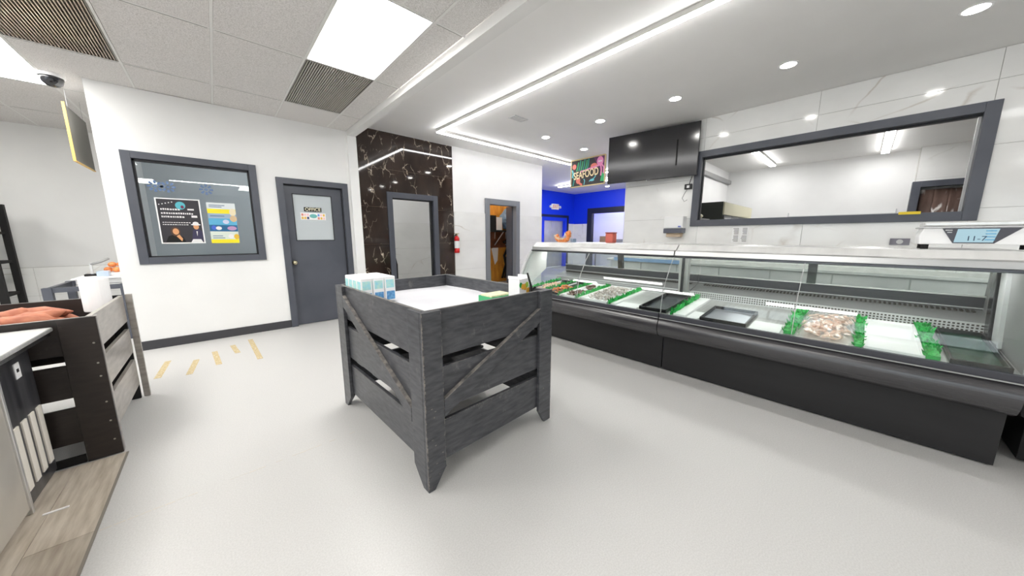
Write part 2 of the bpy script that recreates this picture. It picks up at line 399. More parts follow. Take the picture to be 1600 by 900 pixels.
# rooms behind the back wall
B(1.8, 4.35, 7.6, 7.7, 0, 3.12).build('wall_side_room', wall_m, kind='structure')
sr = B(1.8, 4.35, 7.585, 7.6, 0, 1.62).build('wall_side_room_wainscot', grout_m, kind='structure')
tiles(sr, 'tile', 'y', 7.575, 7.588, [1.8, 3.1, 4.35], [0, 0.38, 1.0, 1.62], [], marble_m)
B(4.30, 4.38, 6.05, 7.7, 0, 3.12).build('wall_side_room_right', wall_m, kind='structure')
so = B(4.38, 6.53, 7.0, 7.06, 0, 3.12).build('wall_storeroom', osb_m, kind='structure')
B(6.43, 6.53, 6.05, 8.8, 0, 3.12).build('wall_corridor', wall_m, kind='structure')
# blue room at the end of the corridor
B(6.53, 9.8, 8.8, 8.95, 0, 3.12).build('wall_blue_left', blue_m, kind='structure')
wbl = wall_with_holes('wall_blue', 'y', 8.8, 8.95, 9.8, 12.0, 0, 3.12, [(9.9, 11.15, -1, 2.0)], blue_m)
wtt = B(11.42, 11.86, 8.79, 8.8, 0, 1.84).build('wall_blue_wainscot', grout_m, kind='structure')
tiles(wtt, 'tile', 'y', 8.78, 8.792, [11.42, 11.86], [0, .6, 1.22, 1.84], [], marble_m)
wbr = wall_with_holes('wall_blue_right', 'x', 11.86, 12.0, 3.0, 8.8, 0, 3.12, [(5.3, 7.86, -1, 2.36)], blue_m)
wtr = wall_with_holes('wall_blue_right_wainscot', 'x', 11.85, 11.86, 3.0, 8.79, 0, 1.83, [(5.0, 8.1, -1, 2.4)], grout_m)
tiles(wtr, 'tile', 'x', 11.84, 11.852, [8.1, 8.78], [0, .6, 1.22, 1.83], [], marble_m)
B(12.5, 12.6, 3, 9.4, 0, 3.12).build('wall_cold_room', mat('cold_room_panel', (236, 237, 235), 0.5), kind='structure')
B(12.0, 12.5, 8.2, 8.3, 0, 3.12).build('wall_cold_room_side', wall_m, kind='structure')
# right wall with the long window
XR = 5.86
W2 = (-0.785, 1.968, 1.462, 2.632)
rh = [(W2[0] + .05, W2[1] - .05, W2[2] + .05, W2[3] - .05)]
wr = wall_with_holes('wall_right', 'x', XR + 0.012, XR + 0.14, -6, 3.15, 0, 3.12, rh, grout_m)
yc = [3.149, 1.862, 0.565, -0.732, -2.03, -3.33]
tiles(wr, 'tile', 'x', XR, XR + 0.013, yc[::-1], [0.0, 0.35, 0.97, 1.59, 2.21, 2.83, 3.119], rh, marble_m, 0.002)
B(XR, XR + 0.14, 3.15, 3.165, 0, 3.12).build('wall_right_end', wall_m, kind='structure')
# preparation room behind the long window
B(11.2, 11.3, -6, 2.84, 0, 3.12).build('wall_prep_back', wall_m, kind='structure')
B(6.0, 11.84, 2.84, 2.99, 0, 3.12).build('wall_prep_left', wall_m, kind='structure')
jw = wall_with_holes('wall_prep_jog', 'x', 10.98, 11.2, -6, -0.62, 0, 3.12, [(-1.9, -0.70, -1, 2.33)], grout_m)
tiles(jw, 'tile', 'x', 10.972, 10.984, [-3.0, -1.9, -0.622], [0, .62, 1.24, 1.86, 2.48, 3.119], [(-1.9, -0.70, -1, 2.33)], marble_m)
B(11.84, 12.6, -6, 3.0, 0, 3.2).build('wall_outer', wall_m, kind='structure')

# ------------------------------------------------------------------ window and door fittings (structure)
def frame_parts(root, axis, p0, p1, u0, u1, v0, v1, w, bottom=True, m=None):
    m = m or frame_m
    def put(a, b, c, d):
        bx = B(a, b, p0, p1, c, d) if axis == 'y' else B(p0, p1, a, b, c, d)
        bx.build('frame', m, root, bevel=0.003)
    put(u0, u0 + w, v0, v1); put(u1 - w, u1, v0, v1); put(u0 + w, u1 - w, v1 - w, v1)
    if bottom: put(u0 + w, u1 - w, v0, v0 + w)
w1 = thing('window_1', (-0.08, 5.46, 0.986), None, None, kind='structure')
frame_parts(w1, 'y', 5.435, 5.56, *OW, 0.075)
g = MB(); a, b_, c, d = OW[0] + .075, OW[1] - .075, OW[2] + .075, OW[3] - .075
for q in ((a, a + .018, c, d), (b_ - .018, b_, c, d), (a, b_, d - .024, d), (a, b_, c, c + .014)): g.box(q[0], q[1], 5.47, 5.51, q[2], q[3])
g.build('gasket', dgasket_m, w1)
B(a + .01, b_ - .01, 5.492, 5.498, c + .01, d - .01).build('pane', off_glass, w1)
d1 = thing('door_1', (1.13, 5.46, 0), None, None, kind='structure')
frame_parts(d1, 'y', 5.432, 5.58, OD[0], OD[1], 0, OD[3], 0.078, False)
dg = MB(); dg.box(OD[0] + .078, OD[1] - .078, 5.478, 5.52, OD[3] - .092, OD[3] - .078); dg.box(OD[1] - .09, OD[1] - .078, 5.478, 5.52, 0, OD[3] - .078)
dg.build('gasket', dgasket_m, d1)
leaf = wall_with_holes('door_leaf', 'y', 5.500, 5.540, OD[0] + .08, OD[1] - .09, 0.006, OD[3] - .092, [(0.862, 1.36, 1.235, 1.895)], frame_m)
leaf.parent = d1; leaf.location = -origin(d1); del leaf['kind']
lb = MB()
for q in ((0.862, 0.872, 1.235, 1.895), (1.35, 1.36, 1.235, 1.895), (0.862, 1.36, 1.885, 1.895), (0.862, 1.36, 1.235, 1.245)): lb.box(q[0], q[1], 5.494, 5.50, q[2], q[3])
lb.build('glazing_bead', dgasket_m, d1)
B(0.868, 1.354, 5.512, 5.518, 1.24, 1.89).build('pane', frost_glass, d1)
kb = MB(); kb.cyl((0.812, 5.500, 0.925), 'y', 0.032, -0.012, 20); kb.cyl((0.812, 5.49, 0.925), 'y', 0.012, -0.03, 12); kb.blob((0.812, 5.445, 0.925), 0.03, 0.022, 0.03, 14, 10)
kb.build('door_knob', brass_m, d1, smooth=True)
d2 = thing('door_2', (2.87, 5.9, 0), None, None, kind='structure')
frame_parts(d2, 'y', 5.872, 6.06, DD[0], DD[1], 0, DD[3], 0.10, False)
dg = MB(); dg.box(DD[0] + .1, DD[1] - .1, 5.93, 6.0, DD[3] - .116, DD[3] - .10); dg.box(DD[1] - .125, DD[1] - .1, 5.93, 6.0, 0, DD[3] - .1)
dg.build('door_stop', dgasket_m, d2)
d3 = thing('door_3', (5.14, 5.9, 0), None, None, kind='structure')
frame_parts(d3, 'y', 5.872, 6.06, SD[0], SD[1], 0, SD[3], 0.125, False, m=mat('light_grey_door_paint', (124, 127, 134), 0.45))
B(SD[1] - .15, SD[1] - .125, 6.0, 6.22, 0, 2.03).build('jamb_lining', frame_m, d3)
d4 = thing('door_4', (10.5, 8.8, 0), None, None, kind='structure')
frame_parts(d4, 'y', 8.74, 8.80, 9.4, 11.42, 0, 2.18, 0.10, False, m=mat('dark_navy_frame', (24, 30, 62), 0.4))
frame_parts(d4, 'y', 8.76, 8.92, 9.5, 11.32, 0, 2.08, 0.14, False, m=blue_m)
for a, b_ in ((9.64, 10.395), (10.405, 11.18)): B(a, b_, 8.86, 8.90, 0.01, 1.94).build('door_leaf', steel_m, d4, bevel=0.004)
d5 = thing('door_5', (11.86, 6.6, 0), None, None, kind='structure')
frame_parts(d5, 'x', 11.80, 11.98, 5.05, 8.06, 0, 2.46, 0.22, False, m=mat('navy_black_frame', (30, 33, 50), 0.4))
w2 = thing('window_2', (XR, 0.59, 1.462), None, None, kind='structure')
frame_parts(w2, 'x', XR - 0.03, XR + 0.15, *W2, 0.098)
g = MB(); a, b_, c, d = W2[0] + .098, W2[1] - .098, W2[2] + .098, W2[3] - .098
for q in ((b_ - .014, b_, c, d), (a, b_, d - .022, d)): g.box(XR + .05, XR + .10, q[0], q[1], q[2], q[3])
g.build('gasket', dgasket_m, w2)
B(XR + .06, XR + .09, a, a + .02, c, d).build('glazing_bead', lgrey_m, w2)
for k, (a, b_, c, d) in enumerate(SW):
    ww = thing('window_%d' % (3 + k), (-5.05, (a + b_) / 2, c), None, None, kind='structure')
    frame_parts(ww, 'x', -5.09, -5.01, a, b_, c, d, 0.06)
    B(-5.07, -5.03, (a + b_) / 2 - .025, (a + b_) / 2 + .025, c + .06, d - .06).build('mullion', frame_m, ww)
    B(-5.052, -5.048, a + .06, b_ - .06, c + .06, d - .06).build('pane', win_glass, ww)
d6 = thing('door_6', (10.97, -1.3, 0), None, None, kind='structure')
frame_parts(d6, 'x', 10.93, 11.1, -2.0, -0.585, 0, 2.43, 0.12, False)

# ------------------------------------------------------------------ ceiling fixtures
def ceiling_light(i, j, label):
    x1, x0, y1, y0 = XG[i], XG[i + 1], YG[j], YG[j + 1]
    t = thing('ceiling_light', ((x0 + x1) / 2, (y0 + y1) / 2, ZC), label, 'light', 'troffer lights set in the tile grid')
    B(x0 + .012, x1 - .012, y0 + .012, y1 - .012, ZC + .004, ZC + .008).build('diffuser', panel_e, t)
    f = MB()
    for q in ((x0 + .008, x0 + .016, y0 + .008, y1 - .008), (x1 - .016, x1 - .008, y0 + .008, y1 - .008), (x0 + .016, x1 - .016, y0 + .008, y0 + .016), (x0 + .016, x1 - .016, y1 - .016, y1 - .008)): f.box(*q, ZC + .001, ZC + .03)
    f.build('frame', tbar_m, t)
LL = {(1, 4): 'large glowing ceiling panel beside the dark slatted vent', (5, 2): 'glowing ceiling panel next to the black dome camera',
      (5, 6): 'added unseen ceiling light panel over the steel freezer', (5, 4): 'added unseen ceiling light panel above the sweet potato bin', (1, 9): 'ceiling light panel behind the viewer near the beam', (5, 9): 'ceiling light panel far behind the freezer', (8, 2): 'added unseen ceiling light panel in front of the black display rack', (8, 5): 'added unseen ceiling light panel at the outer side past the freezer'}
for k in LIGHTS: ceiling_light(k[0], k[1], LL[k])
def vent(i, j, label, m):
    x1, x0, y1, y0 = XG[i], XG[i + 1], YG[j], YG[j + 1]
    t = thing('ceiling_vent', ((x0 + x1) / 2, (y0 + y1) / 2, ZC), label, 'vent', 'slatted return air vents')
    B(x0 + .012, x1 - .012, y0 + .012, y1 - .012, ZC + .05, ZC + .06).build('backing', matblack_m, t)
    f = MB()
    for q in ((x0 + .008, x0 + .02, y0 + .008, y1 - .008), (x1 - .02, x1 - .008, y0 + .008, y1 - .008), (x0 + .02, x1 - .02, y0 + .008, y0 + .02), (x0 + .02, x1 - .02, y1 - .02, y1 - .008)): f.box(*q, ZC + .001, ZC + .06)
    f.build('frame', mat('vent_frame', (120, 116, 110), 0.5), t)
    n = 29; first = None
    for k in range(n):
        xx = x0 + .03 + (x1 - x0 - .06) * k / (n - 1)
        if first is None:
            first = B(xx - .0035, xx + .0035, y0 + .02, y1 - .02, ZC + .002, ZC + .024).build('slat', m, t)
            bx = xx
        else:
            c = first.copy(); COL.objects.link(c); c.location.x = first.location.x + xx - bx
slat_m = mat('vent_slat_grey', (186, 182, 175), 0.5)
slatb_m = mat('vent_slat_beige', (184, 172, 158), 0.5)
vent(1, 3, 'dark slatted square vent touching the glowing panel by the beam', slat_m)
vent(4, 3, 'beige slatted vent near the dome camera', slatb_m)
t = thing('dome_camera', (-1.0, 5.55, ZC), 'black dome security camera on white base under the tiles', 'camera')
MB().cyl((-1.0, 5.55, ZC - .03), 'z', 0.085, 0.03, 24).build('base', white_m, t)
MB().lathe([(0.02, -.115), (0.045, -.105), (0.065, -.08), (0.075, -.045), (0.075, -.03)], (-1.0, 5.55, ZC)).build('dome', blackg_m, t, smooth=True)
# linear strip lights on the right ceiling
def strip(x0, y0, x1, y1, label, group='linear strip lights on the shop ceiling', z=3.12, w=0.026, em=None):
    em = em or strip_e
    along_y = abs(y1 - y0) > abs(x1 - x0)
    t = thing('strip_light', ((x0 + x1) / 2, (y0 + y1) / 2, z), label, 'light', group)
    if along_y:
        y0, y1 = sorted((y0, y1)); B(x0 - w, x0 + w, y0, y1, z - .045, z).build('housing', tbar_m, t)
        B(x0 - w + .004, x0 + w - .004, y0 + .011, y1 - .011, z - .062, z - .045).build('diffuser', em, t)
    else:
        x0, x1 = sorted((x0, x1)); B(x0, x1, y0 - w, y0 + w, z - .045, z).build('housing', tbar_m, t)
        B(x0 + .011, x1 - .011, y0 - w + .004, y0 + w - .004, z - .062, z - .045).build('diffuser', em, t)
ys = [5.20, 3.815, 2.47, 1.18, -0.12, -1.45, -2.8]
lab = ['strip light at the corner of the L above the dark marble', 'second strip light from the ceiling corner of the L', 'third strip light from the ceiling corner of the L', 'strip light overhead in front of the seafood case', 'strip light behind the viewer over the case', 'last strip light behind the viewer over the case']
for k in range(6): strip(3.035, ys[k], 3.035, ys[k + 1], lab[k])
xs = [3.07, 4.3, 5.53, 6.76]
lab = ['cross strip light starting at the ceiling corner of the L', 'middle cross strip light above the storeroom door', 'cross strip light running up to the SEAFOOD board']
for k in range(3): strip(xs[k], 5.165, xs[k + 1], 5.165, lab[k])
strip(9.45, 5.5, 9.45, 7.75, 'strip light in the blue room beneath the SEAFOOD board', 'strip lights beyond the shop', em=MATS.get('blue_room_light') or emit('blue_room_light', (1, .99, .98), 60))
strip(8.28, 4.5, 8.28, 5.6, 'short strip light between SEAFOOD board and television', 'strip lights beyond the shop', em=MATS.get('blue_room_light') or emit('blue_room_light', (1, .99, .98), 60))
strip(8.45, 1.76, 10.7, 1.76, 'strip light in prep room near the fridge', 'strip lights in the prep room', w=0.06, em=far_e)
strip(8.45, -0.12, 10.8, -0.12, 'strip light in prep room nearest the crackled curtain doorway', 'strip lights in the prep room', w=0.06, em=far_e)
strip(-.75, -2.0, 1.05, -2.0, 'strip light under the tile ceiling behind the viewer', 'strip light under the tiles', z=2.855)
def pot(x, y, label):
    t = thing('downlight', (x, y, 3.12), label, 'light', 'round recessed downlights')
    MB().lathe([(0.062, -.002), (0.078, -.006), (0.088, -.002), (0.088, 0.0), (0.062, 0.0)], (x, y, 3.12), 28).build('trim_ring', white_m, t, smooth=True)
    MB().cyl((x, y, 3.114), 'z', 0.066, 0.004, 28).build('lens', pot_e, t)
P_ = [(-0.408, 'round downlight nearest the top corner, above the scale'), (0.757, 'round downlight above the long window'), (1.917, 'round downlight in front of the television'),
      (3.06, 'round downlight between television and ceiling vent plate'), (4.215, 'round downlight closest to the cross strip light'), (-1.6, 'round downlight behind the viewer over the case')]
for y, l in P_: pot(4.742, y, l)
pot(5.96, 4.215, 'round downlight just above the SEAFOOD board'); pot(7.13, 4.25, 'small downlight beside the television edge'); pot(10.87, 6.6, 'lone downlight above the cold room doorway')
t = thing('ceiling_diffuser', (3.70, 3.87, 3.12), 'small white vent plate on the ceiling between strip and downlights', 'vent')
B(3.56, 3.84, 3.79, 3.95, 3.112, 3.12).build('plate', lgrey_m, t)
for k in range(4): B(3.575, 3.825, 3.81 + .035 * k, 3.822 + .035 * k, 3.107, 3.112).build('louver', tbar_m, t)
# unseen lamps added to light the rooms seen through openings
strip(2.4, 6.9, 3.6, 6.9, 'added unseen strip light inside the side room behind the dark marble', 'added strip lights in the back rooms', em=far_e)
strip(4.7, 6.5, 5.5, 6.5, 'added unseen strip light inside the storeroom', 'added strip lights in the back rooms', z=3.10, em=MATS['cold_room_fill_light'] if 'cold_room_fill_light' in MATS else emit('storeroom_fill_light', (1, .97, .92), 42))
strip(0.0, 6.5, 1.0, 6.5, 'added unseen strip light inside the office', 'added strip lights in the back rooms', z=2.86, em=emit('office_fill_light', (1, .99, .98), 30))
strip(12.25, 5.4, 12.25, 7.6, 'added unseen strip light inside the cold room', 'added strip lights in the back rooms', em=emit('cold_room_fill_light', (1, .99, .98), 60))

# ------------------------------------------------------------------ seafood display cases
def spline(P, n):
    out = []
    for i in range(len(P) - 1):
        p0, p1, p2, p3 = P[max(i - 1, 0)], P[i], P[i + 1], P[min(i + 2, len(P) - 1)]
        for k in range(n):
            t = k / n
            out.append(tuple(.5 * (2 * b + (c - a) * t + (2 * a - 5 * b + 4 * c - d) * t * t + (3 * b - a - 3 * c + d) * t ** 3) for a, b, c, d in zip(p0, p1, p2, p3)))
    return out + [P[-1]]
PROF = spline([(2.978, 0.590), (2.982, 0.68), (2.996, 0.77), (3.024, 0.85), (3.070, 0.932), (3.124, 1.02), (3.19, 1.104)], 4)
def deck_z(x): return 0.585 + (x - 2.98) * 0.082
def display_case(y0, y1, label, left_end, right_end, posts):
    t = thing('display_case', (3.5, (y0 + y1) / 2, 0), label, 'display case', 'glass fronted seafood cases')
    ya, yb = y0 + 0.003, y1 - 0.003
    MB().prism([(3.115, 0.012), (3.108, 0.338), (3.13, 0.338), (3.135, 0.012)], 'y', ya, yb).build('kick_panel', kick_m, t)
    B(3.135, 4.0, ya, yb, 0.02, 0.50).build('base', matblack_m, t)
    MB().prism([(3.13, 0.340)] + spline([(3.05, 0.345), (2.985, 0.372), (2.950, 0.415), (2.938, 0.46), (2.942, 0.495), (2.954, 0.522), (2.972, 0.540), (2.99, 0.545)], 3) + [(3.13, 0.52)], 'y', ya, yb).build('bumper', bump_m, t)
    MB().prism([(2.966, 0.548), (2.962, 0.592), (2.990, 0.592), (3.0, 0.548)], 'y', ya, yb).build('glass_rail', rail_m, t, bevel=0.003)
    B(2.955, 2.962, ya, yb, 0.545, 0.552).build('rail_bead', grey_m, t)
    ym = (y0 + y1) / 2
    for a, b_ in ((ya, ym - .003), (ym + .003, yb)):
        MB().sheet(PROF, 'y', a, b_, 0.006).build('front_glass', case_glass, t)
        MB().sheet(PROF, 'y', b_ - .004, b_ + .0005, 0.0065).build('glass_edge', lgrey_m, t)
    MB().prism([(2.985, deck_z(2.985)), (3.74, deck_z(3.74)), (3.74, deck_z(3.74) - .02), (2.985, deck_z(2.985) - .02)], 'y', ya, yb).build('deck', steel_m, t)
    # perforated riser, back shelf, back rail
    zr = deck_z(3.74)
    pb = B(3.742, 3.748, ya, yb, zr - .01, zr + .072).build('perforated_riser', lgrey_m, t)
    h = MB(); y = ya + .03
    while y < yb - .03:
        for k in range(3):
            h.box(3.7405, 3.7425, y, y + .011, zr + .008 + .02 * k, zr + .019 + .02 * k)
        y += .0195
    h.build('perforations', gap_m, pb, kind='stuff')
    MB().prism([(3.742, zr + .072), (3.98, zr + .13), (3.98, zr + .115), (3.745, zr + .06)], 'y', ya, yb).build('back_shelf', grey_m, t)
    sl = MB(); y = ya + .05
    while y < yb - .06:
        sl.box(3.90, 3.965, y, y + .012, zr + .118, zr + .129); y += .026
    sl.build('slots', gap_m, t, kind='stuff')
    B(3.98, 4.03, ya, yb, zr + .10, zr + .225).build('back_rail', rail_m, t)
    B(3.965, 3.99, ya, yb, zr + .222, zr + .232).build('back_trim', canopy_m, t)
    B(3.965, 3.98, ya, yb, zr + .138, zr + .145).build('back_bead', lgrey_m, t)
    B(3.985, 4.03, ya, yb, 1.085, 1.115).build('top_rail', grey_m, t)
    for k in range(2):
        a = y0 + (y1 - y0) * k / 2
        B(3.996 + .01 * k, 4.000 + .01 * k, a + .005, min(yb, a + (y1 - y0) / 2 + .02), zr + .23, 1.09).build('sliding_door', case_glass, t)
    for yy in (ym, ):
        MB().prism([(3.93, zr + .23), (3.90, 1.09), (3.955, 1.09), (3.985, zr + .23)], 'y', yy - .03, yy + .03).build('mullion', steeld_m, t)
    # stainless canopy
    MB().prism([(3.255, 1.166), (3.315, 1.216), (4.03, 1.216), (4.03, 1.12), (3.255, 1.12)], 'y', ya, yb).build('canopy', canopy_m, t, bevel=0.002)
    MB().prism([(3.215, 1.118), (3.222, 1.160), (3.256, 1.168), (3.256, 1.118)], 'y', ya, yb).build('canopy_lip', lip_m, t, bevel=0.002)
    B(3.20, 3.30, ya, yb, 1.098, 1.117).build('canopy_underlip', steeld_m, t)
    B(3.42, 3.52, ya + .05, yb - .05, 1.100, 1.118).build('fill_lamp_housing', white_m, t)  # lamp added under the canopy to brighten the case interior
    B(3.425, 3.515, ya + .06, yb - .06, 1.094, 1.100).build('fill_lamp_tube', case_e, t)
    for yy in posts:
        pr = [(3.70, deck_z(3.70)), (3.735, deck_z(3.735)), (3.735, 0.74), (3.70, 1.10), (3.56, 1.10), (3.60, 1.04), (3.66, 0.9), (3.69, 0.76)]
        MB().prism([(3.66, deck_z(3.66)), (3.72, deck_z(3.72)), (3.70, 1.11), (3.62, 1.11)], 'y', yy - .045, yy + .045).build('bracket_post', steel_m, t, bevel=0.003)
        B(3.615, 3.63, yy - .012, yy + .012, 0.70, 1.09).build('bracket_slot', steeld_m, t)
    endp = [(2.995, 0.545), (3.0, 0.68), (3.012, 0.77), (3.04, 0.85), (3.085, 0.932), (3.138, 1.02), (3.20, 1.10), (4.02, 1.10), (4.02, 0.545)]
    if left_end:
        MB().prism([(3.08, 0.62), (3.09, 0.80), (3.16, 0.95), (3.23, 1.10), (3.52, 1.10), (3.50, 0.84), (3.20, 0.66)], 'y', yb - .012, yb - .006).build('end_panel', white_m, t)
        MB().prism(endp, 'y', yb - .004, yb).build('end_glass', case_glass, t)
        MB().sheet(PROF, 'y', yb - .022, yb + .02, 0.026).build('end_trim', lgrey_m, t, smooth=True)
        MB().prism([(3.255, 1.166), (3.315, 1.216), (3.45, 1.216), (3.45, 1.12), (3.255, 1.12)], 'y', yb + .001, yb + .02).build('canopy_cap', lgrey_m, t)
        MB().prism([(2.95, 0.36), (2.95, 0.53), (3.0, 0.545), (4.02, 0.545), (4.02, 0.0), (3.12, 0.0)], 'y', yb, yb + .03).build('side_panel', kick_m, t)
    if right_end:
        MB().prism(endp, 'y', ya, ya + .012).build('end_panel', grey_m, t)
        MB().prism([(3.40, 0.63), (3.52, 0.63), (3.66, 1.09), (3.54, 1.09)], 'y', ya + .012, ya + .03).build('end_strut', lgrey_m, t)
        MB().prism([(3.56, 0.64), (3.66, 0.64), (3.79, 1.09), (3.70, 1.09)], 'y', ya + .012, ya + .04).build('end_strut', steeld_m, t)
    return t
display_case(1.20, 3.08, 'glass seafood case at the far end with shrimp and mussel trays', True, False, (1.25,))
display_case(-0.66, 1.197, 'glass seafood case under the digital scale with bagged shrimp', False, True, ())
t = thing('corner_case', (3.6, -1.25, 0), 'black base unit past the case end at the picture edge', 'cabinet')
B(3.30, 4.2, -1.7, -0.76, 0.02, 0.33).build('body', matblack_m, t)
B(3.05, 4.2, -1.7, -0.675, 0.34, 0.50).build('bumper', kick_m, t, bevel=.03)

# --- contents of the cases
def garnish(y, label, x0=3.0, x1=3.70, board=True, w=0.036, h=0.042, side=-1):
    t = thing('garnish_strip', ((x0 + x1) / 2, y, deck_z((x0 + x1) / 2)), label, 'garnish', 'green parsley garnish dividers')
    if board:
        MB().prism([(x0, deck_z(x0)), (x1, deck_z(x1)), (x1, deck_z(x1) + .018), (x0, deck_z(x0) + .018)], 'y', y - .03 + side * .03, y + .03 + side * .03).build('base', white_m, t)
    m = MB(); n = int((x1 - x0) / 0.018)
    for i in range(n):
        for j in range(3):
            x = x0 + (x1 - x0) * (i + random.random()) / n; z = deck_z(x) + (.016 if board else .0)
            a = random.uniform(0, 6.28); l = random.uniform(.6, 1.2)
            yy = y + random.uniform(-w, w) * .55
            dx, dy = math.cos(a) * .02, math.sin(a) * .016
            m.add([(x, yy, z), (x + dx, yy + dy, z + h * .55 * l), (x + dx * 1.2 + .006, yy + dy * 1.4, z + h * l), (x - dy * .8, yy + dx * .5, z + h * .6 * l), (x + .004, yy - .004, z)],
                  [(0, 1, 2, 3), (4, 3, 2, 1)])
    m.prism([(x0, deck_z(x0) + .004), (x1, deck_z(x1) + .004), (x1, deck_z(x1) + h * .55), (x0, deck_z(x0) + h * .55)], 'y', y - w * .4, y + w * .4)
    m.build('leaves', green_m, t, kind='stuff')
for y, l in ((2.96, 'green garnish strip at the far end of the cases'), (2.69, 'green garnish strip beside the orange cooked shrimp'), (2.42, 'green garnish strip between orange shrimp and brown mussels'),
             (2.15, 'green garnish strip between mussels and pale shrimp'), (1.73, 'green garnish strip between pale shrimp and bare steel deck'), (1.10, 'green garnish strip beside the empty black pan')):
    garnish(y, l)
garnish(0.285, 'loose green garnish clump beside the shrimp bag, far side', 3.02, 3.72, False, .07, .05)
garnish(-0.065, 'green garnish pieces between shrimp bag and white tray', 3.0, 3.72, False, .04, .04)
garnish(-0.365, 'green garnish clump between white tray and dark pan', 3.0, 3.75, False, .06, .05)
def tray(y0, y1, x0, x1, m, label, name='tray', group='trays in the seafood cases', depth=.028, wall=.012, inner=None, lift=0.002):
    xm, ym = (x0 + x1) / 2, (y0 + y1) / 2
    t = thing(name, (xm, ym, deck_z(xm)), label, 'tray', group)
    def slab(xa, xb, ya, yb, lo, hi, nm, mm):
        MB().prism([(xa, deck_z(xa) + lo), (xb, deck_z(xb) + lo), (xb, deck_z(xb) + hi), (xa, deck_z(xa) + hi)], 'y', ya, yb).build(nm, mm, t, bevel=.002)
    slab(x0 + wall, x1 - wall, y0 + wall, y1 - wall, lift, lift + .004, 'bottom', inner or m)
    rim = MB()
    for xa, xb, ya, yb in ((x0, x0 + wall, y0, y1), (x1 - wall, x1, y0, y1), (x0 + wall, x1 - wall, y0, y0 + wall), (x0 + wall, x1 - wall, y1 - wall, y1)):
        rim.prism([(xa, deck_z(xa) + lift), (xb, deck_z(xb) + lift), (xb, deck_z(xb) + depth), (xa, deck_z(xa) + depth)], 'y', ya, yb)
    rim.build('rim', m, t, bevel=.002)
    return t
tray(2.71, 2.93, 3.02, 3.68, black_m, 'black tray of cooked shrimp at the far end of the case')
tray(2.44, 2.66, 3.02, 3.68, black_m, 'black tray of orange shrimp beside the mussels')
tray(2.18, 2.385, 3.0, 3.70, white_m, 'white tray holding brown mussels')
tray(1.765, 2.11, 3.0, 3.70, white_m, 'white tray heaped with pale raw shrimp')
tray(1.16, 1.42, 3.02, 3.66, black_m, 'empty black pan next to the case joint', depth=.034, inner=mat('pan_grey', (52, 56, 60), 0.25))
tray(0.54, 0.87, 3.0, 3.42, black_m, 'black pan with silver liner in the case under the window', depth=.03, inner=mat('silver_liner', (176, 178, 186), 0.3, 0.6))
tray(-0.335, -0.09, 2.995, 3.70, white_m, 'empty white tray beside the shrimp bag', depth=.02)
t = tray(-0.62, -0.42, 2.995, 3.66, black_m, 'dark pan of greenish meltwater at the scale end', depth=.03, inner=dkgreen_m)
MB().prism([(3.0, deck_z(3.0) + .001), (3.70, deck_z(3.70) + .001), (3.70, deck_z(3.7) + .02), (3.0, deck_z(3.0) + .02)], 'y', 0.985, 1.045).build('divider_board', white_m, label='plain white divider board just past the case joint', cat='divider')
MB().prism([(3.0, deck_z(3.0) + .001), (3.22, deck_z(3.22) + .001), (3.22, deck_z(3.22) + .006), (3.0, deck_z(3.0) + .006)], 'y', 0.885, 0.975).build('deck_mat', white_m, label='white cutting mat lying between divider board and silver lined pan', cat='mat')
MB().prism([(3.0, deck_z(3.0) + .001), (3.22, deck_z(3.22) + .001), (3.22, deck_z(3.22) + .006), (3.0, deck_z(3.0) + .006)], 'y', 0.335, 0.525).build('deck_mat', white_m, label='white cutting mat lying between silver lined pan and green clump', cat='mat')
MB().prism([(3.0, deck_z(3.0) + .001), (3.16, deck_z(3.16) + .001), (3.16, deck_z(3.16) + .006), (3.0, deck_z(3.0) + .006)], 'y', 1.44, 1.66).build('deck_mat', white_m, label='white cutting mat lying beside the empty black pan', cat='mat')
# shrimps and mussels: one mesh of each kind, copied
def shrimp_mesh(name, m, s):
    path, rad = [], []
    for i in range(7):
        a = -0.4 + 3.6 * i / 6; path.append((s * math.cos(a), s * math.sin(a), 0.1 * s * math.sin(i))); rad.append(s * (0.46, 0.5, 0.46, 0.38, 0.3, 0.2, 0.32)[i])
    return MB().tube(path, rad, 6).build(name, m, smooth=True)
def heap(proto, n, x0, x1, y0, y1, zb, layers, label, cat, group, tilt=0.5):
    for i in range(n):
        o = proto if i == 0 else proto.copy()
        if i: COL.objects.link(o)
        x, y = random.uniform(x0, x1), random.uniform(y0, y1)
        cx, cy = 1 - abs(2 * (x - x0) / (x1 - x0) - 1), 1 - abs(2 * (y - y0) / (y1 - y0) - 1)
        o.location = (x, y, deck_z(x) + zb + layers * min(1, 1.6 * min(cx, cy)) * random.random())
        o.rotation_euler = (random.uniform(-tilt, tilt), random.uniform(-tilt, tilt), random.uniform(0, 6.28))
        tag(o, label, cat, group)
heap(shrimp_mesh('shrimp', tan_m, .019), 120, 3.05, 3.66, 1.80, 2.06, .018, .05, 'pale raw shrimp heaped in the white tray', 'shrimp', 'pale raw shrimp in the white tray')
heap(shrimp_mesh('shrimp', orange_m, .021), 34, 3.05, 3.42, 2.475, 2.63, .018, .035, 'orange cooked shrimp piled in the second black tray', 'shrimp', 'orange shrimp beside the mussels')
heap(shrimp_mesh('shrimp', pink_m, .021), 34, 3.06, 3.5, 2.74, 2.90, .018, .035, 'pinkish shrimp piled in the furthest black tray', 'shrimp', 'pink shrimp at the far end')
bb = MB().blob((0, 0, 0), .030, .016, .012, 8, 6).build('mussel', brown_m, smooth=True)
heap(bb, 34, 3.05, 3.30, 2.205, 2.36, .016, .03, 'brown mussel in the nearer heap on the white tray', 'mussel', 'brown mussels, nearer heap')
bb = MB().blob((0, 0, 0), .030, .016, .012, 8, 6).build('mussel', brown_m, smooth=True)
